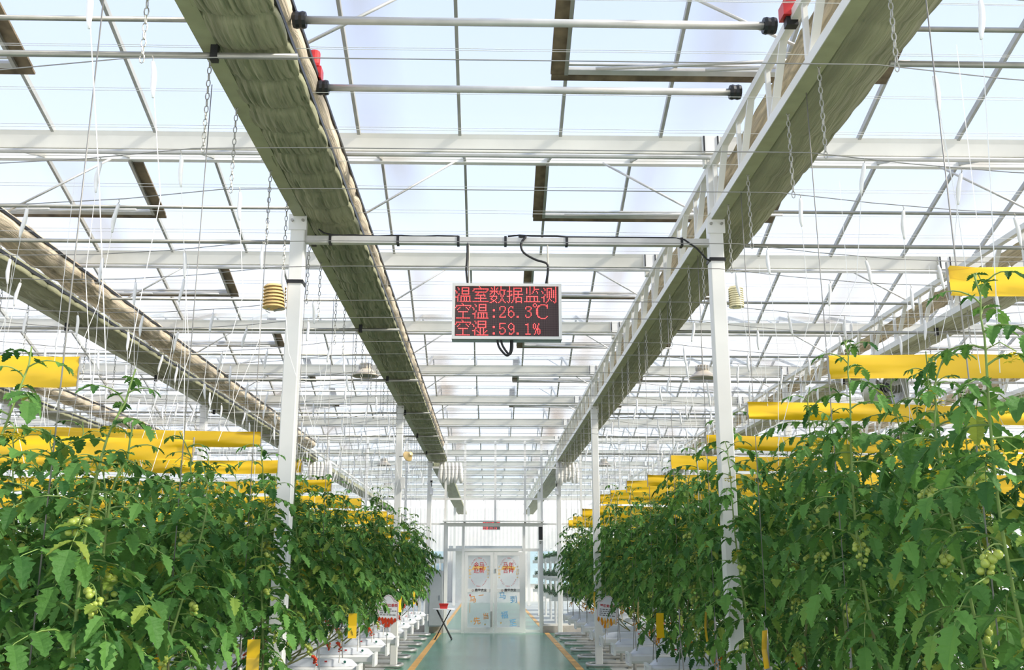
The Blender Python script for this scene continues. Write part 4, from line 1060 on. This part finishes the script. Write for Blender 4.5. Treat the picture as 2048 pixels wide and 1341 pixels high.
# ------------------------------------------------------------------ beyond the wall
b = MB()
prof = []
nx = 240
vs = []; fs = []
for i in range(nx + 1):
    x = -12 + 24.5 * i / nx; y = 54.5 + (.008 if i % 2 else 0)
    vs += [(x, y, 0), (x, y, 4.9)]
for i in range(nx): fs.append((2 * i, 2 * i + 2, 2 * i + 3, 2 * i + 1))
b.add(vs, fs); struct(b.obj('wall_far', M['outside']), 'white ribbed wall seen through the doors')
b = MB(); b.box((-.15, 53.2, 1.3), (3.4, 2.2, 2.6)); struct(b.obj('wall_lobby', M['outside']))
b = MB(); b.box((-.15, 52.05, 2.70), (3.7, 2.6, .22)); struct(b.obj('trim_lobby', M['grey']))
for xa, xb, q in ((-11.5, -2.3, 1), (2.2, 12, 2)):
    b = MB(); b.box(((xa + xb) / 2, 54.45, 1.75), (xb - xa, .06, 1.7)); struct(b.obj('window_%d' % q, M['bluepane']))
rk = 0
bl = MB(); rr = random.Random(9)
for i in range(5000):
    c = Vector((rr.uniform(-2.8, 2.8), rr.gauss(0, .13), rr.gauss(.08, .055)))
    d = Vector((rr.uniform(-1, 1), rr.uniform(-1, 1), rr.uniform(-.2, .6)))
    s = d.cross(Vector((0, 0, 1))).normalized() * .03; d = d.normalized() * .06
    bl.add([c - s * .3, c + d * .6 + s, c + d * 1.2, c + d * .6 - s], [(0, 1, 2, 3)])
bl_me = bl.mesh('foliage', M['berryleaf'])
for sx in (-1, 1):
    for q, y in enumerate((29.8, 32.4, 35.0, 38.0, 42.0)):
        x = -4.6 if sx < 0 else 4.75
        t = thing('growing_rack', 'tiered strawberry rack beyond the glass wall, %s behind it, %s' % (FST[q], SIDE[sx]), 'plant rack', (x, y, 0))
        for xx in (-2.6, 0, 2.6):
            for dy in (-.3, .3):
                b = MB(); b.box((xx, dy, 1.05), (.05, .05, 2.1)); b.obj('leg', M['white'], t)
        for z in (.75, 1.32, 1.90):
            b = MB(); b.prism([(-.13, .12), (-.09, 0), (.09, 0), (.13, .12)], -2.9, 2.9); b.obj('trough', M['tray'], t, (0, 0, z))
            o = place(bl_me, 'foliage', t, (0, 0, z + .10)); 
        for z in (1.2, 1.75):
            pass
    for q in range(4):
        card(sx * (2.3 + .5 * q) + .1, 29.3 + .2 * q, 1.55 + .25 * (q % 2), .2 * q, 'yellow sticky card at the strawberry rack, %s from aisle, %s' % (FST[q], SIDE[sx]))
    for q in range(3):
        x = (-2.9 if sx < 0 else 3.2); y = 31 + 3.2 * q
        t = thing('support_post', 'white post beyond the glass wall, %s in line, %s' % (FST[q], SIDE[sx]), 'post', (sx * 1.75 + .15, 37.5 + 9.84 * q - 9.84 * (q > 1), 0)) if q < 2 else None
        if t:
            b = MB(); b.box((0, 0, 2.28), (.12, .12, 4.56)); b.obj('shaft', M['white'], t)
            b = MB(); b.box((0, 0, .006), (.2, .2, .012)); b.obj('base_plate', M['galv'], t)
# pale sheet walls closing the long sides
for nm, x in (('wall_left', XMIN), ('wall_right', XMAX)):
    b = MB(); b.add([(x, 0, 0), (x, 56, 0), (x, 56, 5.3), (x, 0, 5.3)], [(0, 1, 2, 3)]); struct(b.obj(nm, M['frost']))

# ------------------------------------------------------------------ world, sun, camera
w = bpy.data.worlds.new('sky'); sc.world = w; w.use_nodes = True
nt = w.node_tree; N = nt.nodes; L = nt.links
bg = N['Background']; tc = N.new('ShaderNodeTexCoord'); sx_ = N.new('ShaderNodeSeparateXYZ'); rp = N.new('ShaderNodeValToRGB')
L.new(tc.outputs['Generated'], sx_.inputs[0]); L.new(sx_.outputs['Z'], rp.inputs[0])
e = rp.color_ramp.elements
e[0].position = 0.0; e[0].color = (0.95, 0.955, 0.97, 1); e[1].position = 0.75; e[1].color = (0.37, 0.46, 0.71, 1)
x = e.new(0.18); x.color = (0.90, 0.915, 0.95, 1); x = e.new(0.36); x.color = (0.57, 0.66, 0.85, 1)
L.new(rp.outputs[0], bg.inputs['Color']); bg.inputs['Strength'].default_value = 1.0
sun = bpy.data.lights.new('sun', 'SUN'); sun.energy = 5.0; sun.angle = 0.14; sun.color = (1.0, 0.93, 0.82)
so = bpy.data.objects.new('sun', sun); C.objects.link(so)
so.rotation_euler = Vector((-0.74, 0.24, -0.60)).to_track_quat('-Z', 'Y').to_euler()
cam = bpy.data.cameras.new('camera'); cam.sensor_width = 36; cam.lens = 1966.2 / 2048 * 36; cam.clip_end = 300
co = bpy.data.objects.new('camera', cam); C.objects.link(co); co.location = (0, 0, H)
co.rotation_euler = (PI / 2 + 0.2343, 0, -0.0234)
sc.camera = co
sc.view_settings.view_transform = 'Standard'; sc.view_settings.look = 'None'; sc.view_settings.exposure = 0.62
sc.cycles.max_bounces = 5; sc.cycles.diffuse_bounces = 2; sc.cycles.glossy_bounces = 2; sc.cycles.transmission_bounces = 4; sc.cycles.transparent_max_bounces = 10
sc.cycles.sample_clamp_indirect = 6
